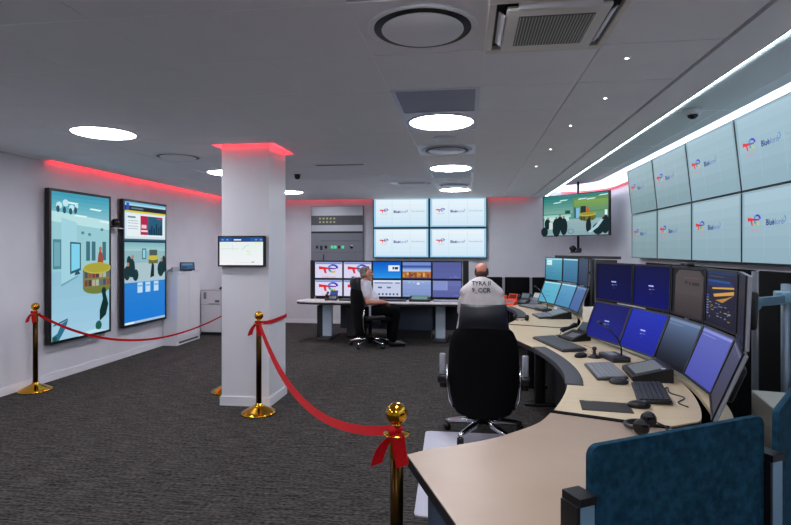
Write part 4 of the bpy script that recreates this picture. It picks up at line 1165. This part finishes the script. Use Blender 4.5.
for s in (-1, 1):
    mb = MB(); chain(mb, [(s * .12, .35, .055), (s * .125, .45, .05), (s * .13, .55, .035)], [.05, .048, .036]); mb.cap((s * .12, .35, .05), (s * .12, .36, .11), .05, .048)
    vox(mb, 'shoe', 'shoe', t, .008, 3)
mb = MB(); Rm = Matrix.Rotation(R(4), 3, 'X')
mb.ell(T(0, -.035, .045), (.081, .082, .082), 18, 12, Rm); mb.ell(T(0, -.055, -.01), (.077, .055, .06), 16, 10, Rm); mb.cap(T(-.05, .03, .11), T(.05, .03, .11), .02, .02)
vox(mb, 'hair', 'hairg', t, .008, 3)
for s in (-1, 1): MB().ell(T(s * .03, .081, .008), (.010, .007, .007)).build('eye', 'ink', t)
# the person in the white coat, seen from behind
t = thing('person', 'bald person in a white lettered coat seen from behind at the far console', 'person', (.175, 6.52, 0), R(-3))
SH = {s: (s * .19, -.06, 1.05) for s in (-1, 1)}; EL = {s: (s * .23, .11, .82) for s in (-1, 1)}; WR = {s: (s * .17, .34, .775) for s in (-1, 1)}
HP = {s: (s * .095, .0, .585) for s in (-1, 1)}; KN = {s: (s * .13, .42, .56) for s in (-1, 1)}; AN = {s: (s * .13, .40, .10) for s in (-1, 1)}
mb = MB()
T = head_shape(mb, (0, .02, 1.275), None, R(-12), .98)
chain(mb, [(0, .02, 1.21), (0, -.02, 1.08)], [.058, .068])
chain(mb, [(0, -.03, 1.02), (0, -.05, .85), (0, -.01, .62)], [.13, .135, .14])
for s in (-1, 1):
    chain(mb, [(s * .05, -.03, 1.06), SH[s], EL[s], WR[s]], [.07, .062, .046, .03])
    hand(mb, WR[s], (-s * .25, .95, -.1), (0, 0, -1), -s * -1 if s > 0 else 1)
    chain(mb, [(0, 0, .62), HP[s], KN[s], AN[s]], [.13, .085, .06, .042])
    chain(mb, [AN[s], (s * .135, .47, .045), (s * .14, .56, .035)], [.042, .035, .028])
vox(mb, 'body', 'skin2', t, .006, 3)
mb = MB()
chain(mb, [(0, -.03, 1.06), (0, -.055, .88), (0, -.05, .70), (0, -.04, .56)], [.135, .165, .175, .18])
mb.ell((0, -.07, .88), (.215, .17, .36), 24, 16)
for s in (-1, 1):
    chain(mb, [(0, -.05, 1.165), (s * .08, -.05, 1.15), (s * .19, -.055, 1.04)], [.06, .062, .075])
    chain(mb, [(s * .15, -.06, 1.04), (s * .20, -.03, .93), (s * .235, .10, .80), (s * .17, .30, .775)], [.08, .082, .07, .055])
    chain(mb, [(s * .11, -.07, 1.06), (s * .15, -.08, .85), (s * .19, -.07, .52)], [.085, .105, .125])
coat = vox(mb, 'coat', 'coat', t, .009, 7)
mb = MB()
for s in (-1, 1): chain(mb, [(0, 0, .58), HP[s], KN[s], (AN[s][0], AN[s][1], .12)], [.15, .108, .082, .065])
vox(mb, 'trousers', 'trous', t, .009, 4)
for s in (-1, 1):
    mb = MB(); chain(mb, [(s * .13, .38, .055), (s * .135, .48, .05), (s * .14, .58, .035)], [.05, .048, .036]); mb.cap((s * .13, .38, .05), (s * .13, .39, .11), .05, .048)
    vox(mb, 'shoe', 'shoe', t, .008, 3)
mb = MB(); Rm = Matrix.Rotation(R(-12), 3, 'X')
mb.ell(T(0, -.058, -.03), (.075, .058, .052), 16, 10, Rm)
for s in (-1, 1): mb.ell(T(s * .066, -.025, .012), (.021, .06, .05), 12, 10, Rm)
vox(mb, 'hair', 'hairb', t, .007, 3)
for s in (-1, 1): MB().ell(T(s * .03, .081, .008), (.010, .007, .007)).build('eye', 'ink', t)
for st, z, sz in (('TYRA II', 1.15, .064), ('9_CCR', 1.073, .068)):
    vs, f = text2d(st, sz, .02)
    m = MB(); m.norecalc = True; m._add([(x, -.40, z + y) for x, y in vs], f)
    o = m.build('coat_print', 'ink', t)
    sw = o.modifiers.new('wrap', 'SHRINKWRAP'); sw.target = coat; sw.wrap_method = 'PROJECT'; sw.use_project_y = True; sw.use_positive_direction = True; sw.use_negative_direction = False; sw.offset = .016
    sw.wrap_mode = 'ABOVE_SURFACE'
# ---------------------------------------------------------------- desk equipment
def keyboard(label, loc, rz, w=.44, d=.145, cm='black', km='char', slope=R(4), group='keyboards'):
    t = thing('keyboard', label, 'keyboard', loc, rz, group)
    m = MB(); m.X = Matrix.Translation((0, 0, .004)) @ Matrix.Rotation(slope, 4, 'X'); m.rbox(-w / 2, w / 2, -d / 2, d / 2, .002, .018, r=.005); m.build('body', cm, t)
    m = MB(); m.X = Matrix.Translation((0, 0, .004)) @ Matrix.Rotation(slope, 4, 'X')
    rows, cols = 6, int(w / .0205)
    for j in range(rows):
        k = 0
        while k < cols:
            n = 6 if (j == 0 and k == 4) else 1
            n = min(n, cols - k)
            x0 = -w / 2 + .012 + k * (w - .024) / cols; x1 = x0 + n * (w - .024) / cols
            y0 = -d / 2 + .010 + j * (d - .02) / rows
            m.box(x0 + .0015, x1 - .0015, y0 + .0015, y0 + (d - .02) / rows - .002, .018, .0245); k += n
    m.build('keys', km, t)
    return t
def mouse(label, loc, rz, m_='black'):
    t = thing('computer_mouse', label, 'mouse', loc, rz, 'computer mice')
    m = MB(); m.ell((0, 0, .012), (.033, .058, .026), 16, 10)
    for v in m.bm.verts: v.co.z = max(v.co.z, 0)
    m.build('shell', m_, t)
    RB(-.003, .003, .018, .034, .028, .038, r=.002).build('wheel', 'grey', t)
    return t
def deskphone(label, loc, rz, cm='black', scr='2a3444', rest='black', group='desk telephones'):
    t = thing('desk_phone', label, 'telephone', loc, rz, group)
    m = MB(); m.prism([(-.10, 0), (.10, 0), (.10, .075), (.06, .08), (-.10, .025)], -.105, .105)
    for v in m.bm.verts: v.co = Vector((v.co.z, v.co.x, v.co.y))
    m.build('base', cm, t, bev=.006)
    sl = math.atan2(.055, .16)
    m = MB(); m.X = Matrix.Translation((.028, 0, .060)) @ Matrix.Rotation(sl, 4, 'X')
    for j in range(4):
        for k in range(4): m.box(-.055 + k * .03, -.035 + k * .03, -.08 + j * .022, -.065 + j * .022, -.004, .006)
    m.build('keys', 'grey', t)
    m = MB(); m.X = Matrix.Translation((.03, .055, .075)) @ Matrix.Rotation(R(50), 4, 'X'); m.rbox(-.068, .068, 0, .11, -.012, .004, r=.005); m.build('display_hood', cm, t)
    m = MB(); m.X = Matrix.Translation((.03, .055, .075)) @ Matrix.Rotation(R(50), 4, 'X'); m.box(-.055, .055, .018, .095, .004, .006); m.build('display', emi(scr, 1.0), t)
    m = MB(); m.tube([(-.075, -.085, .075), (-.075, -.07, .088), (-.075, .0, .100), (-.075, .06, .122), (-.075, .085, .12)], [.022, .024, .015, .024, .022], 12); m.build('handset', rest, t)
    pts = [(-.075 - .015 * math.cos(k * 1.3), -.10 - .004 * k, .03 + .012 * math.sin(k * 1.3)) for k in range(12)]
    MB().tube([(-.075, -.09, .07)] + pts + [(-.06, -.10, .02)], .004, 6).build('cord', 'black', t)
    return t
def touch_console(label, loc, rz, w=.34, d=.20, scr='6a7480'):
    t = thing('touch_console', label, 'control panel', loc, rz, 'touch consoles')
    m = MB(); m.prism([(-d / 2, 0), (d / 2, 0), (d / 2, .085), (d / 2 - .02, .09), (-d / 2, .03)], -w / 2, w / 2)
    for v in m.bm.verts: v.co = Vector((v.co.z, v.co.x, v.co.y))
    m.build('housing', 'black', t, bev=.005)
    sl = math.atan2(.06, d - .02)
    m = MB(); m.X = Matrix.Translation((0, -d / 2, .031)) @ Matrix.Rotation(sl, 4, 'X'); m.box(-w / 2 + .04, w / 2 - .05, .03, d - .04, 0, .003); m.build('touch_screen', emi(scr, .7), t)
    m = MB(); m.X = Matrix.Translation((0, -d / 2, .031)) @ Matrix.Rotation(sl, 4, 'X'); m.box(w / 2 - .035, w / 2 - .012, d - .06, d - .035, 0, .004); m.build('button', 'lgrey', t)
    return t
def mic(label, loc, rz, L=.28, bm='char'):
    t = thing('gooseneck_microphone', label, 'microphone', loc, rz, 'gooseneck microphones')
    RB(-.12, .12, -.07, .07, 0, .04, r=.01).build('base', bm, t)
    m = MB()
    for j in range(2):
        for k in range(4): m.box(-.07 + k * .03, -.05 + k * .03, -.045 + j * .03, -.025 + j * .03, .04, .046)
    m.build('buttons', 'lgrey', t)
    pts = [(.05, .03, .04), (.05, .03, .10), (.04, .01, .16), (.0, -.03, .22 * L / .28), (-.07, -.06, .26 * L / .28)]
    MB().tube(pts, .006, 8).build('gooseneck', 'black', t)
    MB().tube([pts[-1], (-.11, -.075, .275 * L / .28)], [.011, .009], 10).build('capsule', 'black', t)
    return t
def headset(label, loc, rz):
    t = thing('headset', label, 'headset', loc, rz, 'black headsets')
    MB().tube([(-.07 * math.cos(k * PI / 10), .075 * math.sin(k * PI / 10), .022) for k in range(11)], .009, 8).build('headband', 'black', t)
    for s in (-1, 1):
        m = MB(); m.X = Matrix.Translation((s * .07, -.01, .035)) @ Matrix.Rotation(PI / 2, 4, 'Y')
        m.lathe([(.002, -.02), (.03, -.02), (.036, -.008), (.034, .012), (.022, .02), (.002, .02)], 20); m.build('ear_cup', 'blackg', t)
    MB().tube([(.07, -.03, .03), (.06, -.08, .02), (.02, -.10, .015)], .004, 8).build('boom', 'black', t)
    return t
def cable(label, pts, m='black', r=.0035):
    t = thing('cable', label, 'cable')
    P = []
    q = smooth_poly([(p[0], p[1]) for p in pts], 6)
    n = len(q)
    zz = [p[2] for p in pts]
    for i, p in enumerate(q):
        f = i / (n - 1) * (len(zz) - 1); a = int(min(f, len(zz) - 2)); P.append((p[0], p[1], zz[a] + (zz[a + 1] - zz[a]) * (f - a)))
    MB().tube(P, r, 6).build('lead', m, t)
# near console (local front = operator side, facing -X: rotate by about -90 degrees)
keyboard('long dark keyboard with a metallic strip at the far end of the near console', (.785, 4.76, DZ), R(-76), .66, .21, 'char', 'bandd', R(3))
_k = [o for o in C.objects if o.get('label', '').startswith('long dark keyboard')][0]
B(-.10, .30, .078, .10, .021, .026).build('metal_strip', 'lgrey', _k)
mouse('black mouse beside the long dark keyboard on the near console', (.87, 4.24, DZ), R(-60))
deskphone('black desk telephone beside the far blue monitors of the near console', (.98, 5.05, DZ), R(-62), 'black', '2c3848')
keyboard('grey ergonomic keyboard in the middle of the near console', (.92, 3.72, DZ), R(-92), .45, .19, 'char', 'grey', R(5))
mouse('dark mouse in front of the grey ergonomic keyboard', (.93, 3.43, DZ), R(-95), 'char')
touch_console('black sloping touch console between grey keyboard and dark monitor', (1.165, 3.66, DZ), R(-95), .34, .24, '7c8288')
mic('intercom with gooseneck microphone in front of the bright blue monitor', (1.10, 4.18, DZ), R(-78), .28, 'char')
t = thing('desk_joystick', 'small black joystick beside the near console intercom', 'joystick', (.97, 4.24, DZ))
MB().lathe([(.04, 0), (.04, .012), (.02, .02), (.012, .03), (.010, .055), (.018, .065), (.016, .08), (.002, .085)], 20).build('stick', 'black', t); MB().lathe([(.05, 0), (.05, .008), (.002, .008)], 20).build('base', 'char', t)
keyboard('black keyboard at the near end of the console before the violet monitor', (1.04, 3.20, DZ), R(-102), .43, .17, 'black', 'char', R(5))
mouse('black mouse on the desk beside the dark brown mouse pad', (.895, 2.93, DZ), R(-100))
t = thing('mouse_pad', 'dark brown rectangular mat lying on the near end of the console', 'mat', (.725, 2.92, DZ), R(-7))
B(-.125, .125, -.09, .09, 0, .003).build('sheet', mat('brown_mat', '2c2420', .5), t); B(-.10, -.06, .076, .084, .003, .0034).build('mark', 'grey', t)
headset('black headset on the joint between beige desk and console', (.80, 2.565, DZ), R(60))
cable('black cable looping behind the black keyboard', [(1.13, 3.28, DZ + .008), (1.19, 3.36, DZ + .004), (1.16, 3.24, DZ + .004), (1.20, 3.14, DZ + .004), (1.13, 3.04, DZ + .004), (1.15, 2.96, DZ + .004)])
cable('yellowish cable running across the near console toward the joystick', [(1.0, 4.75, DZ + .004), (1.04, 4.6, DZ + .004), (1.0, 4.45, DZ + .004), (1.05, 4.32, DZ + .004)], mat('amber_cable', 'a8854a', .5), .003)
cable('thin cable from the mouse to the intercom on the near console', [(.90, 4.29, DZ + .01), (.95, 4.36, DZ + .004), (1.0, 4.30, DZ + .004), (1.03, 4.22, DZ + .01)], mat('amber_cable', 'a8854a', .5), .003)
# camera units on top of the near monitors
t = thing('monitor_webcam', 'small black webcam on top of the brown-grey monitor', 'webcam', (1.455, 3.78, 1.446), R(-92)); RB(-.07, .07, -.02, .03, 0, .028, r=.01).build('body', 'black', t); MB().tube([(0, -.02, .014), (0, -.026, .014)], .010, 12).build('lens', 'blackg', t)
# far console
OY = 3.2
deskphone('bright orange desk telephone on the far console', (.62, 8.10, DZ), R(-25), 'orange', '602018', 'orange')
deskphone('dark grey desk telephone next to the orange one', (.82, 8.25, DZ), R(-30), 'char', '5a6a74', 'black')
deskphone('grey desk telephone with pale display right of the orange one', (1.0, 8.32, DZ), R(-35), 'grey', 'a8b4b8', 'char')
keyboard('grey keyboard behind the microphone on the far console', (.92, 7.75, DZ), R(-66), .46, .18, 'char', 'grey', R(4))
keyboard('dark keyboard at the near end of the far console', (.92, 6.72, DZ), R(-84), .40, .17, 'char', 'grey', R(5))
touch_console('black sloping touch console on the far console', (1.10, 6.72, DZ), R(-86), .42, .24, '8a9aa4')
mic('gooseneck microphone standing before the teal monitors of the far console', (1.02, 7.35, DZ), R(-70), .34, 'char')
headset('black headset lying near the front edge of the far console', (.63, 6.35, DZ), R(-20))
t = thing('white_cup', 'small white cup behind the touch console on the far desk', 'cup', (1.16, 7.12, DZ)); 
MB().lathe([(.028, 0), (.036, .085), (.033, .085), (.026, .006), (.002, .006)], 20).build('body', 'white', t); MB().tube([(.033, 0, .065), (.055, 0, .06), (.055, 0, .03), (.031, 0, .022)], .005, 8).build('handle', 'white', t)
# back desk
deskphone('dark desk telephone with blue display at the left end of the back desk', (-2.36, 9.08, BDZ), R(5), 'char', '2c50a0', 'black')
keyboard('dark keyboard on the back desk left of the seated man', (-1.98, 9.04, BDZ), 0, .44, .16, 'char', 'bandd')
keyboard('dark keyboard on the back desk in front of the white document', (-1.25, 9.04, BDZ), 0, .44, .16, 'char', 'bandd')
touch_console('touch console with lit screen on the back desk before the pale blue monitor', (-.90 + .10, 9.06, BDZ), 0, .36, .2, '7fa8a8')
keyboard('light grey keyboard on the back desk near its right end', (-.36, 9.04, BDZ), 0, .42, .15, 'grey', 'lgrey')
mouse('dark mouse on the back desk beside the light grey keyboard', (-.06, 9.0, BDZ), 0)
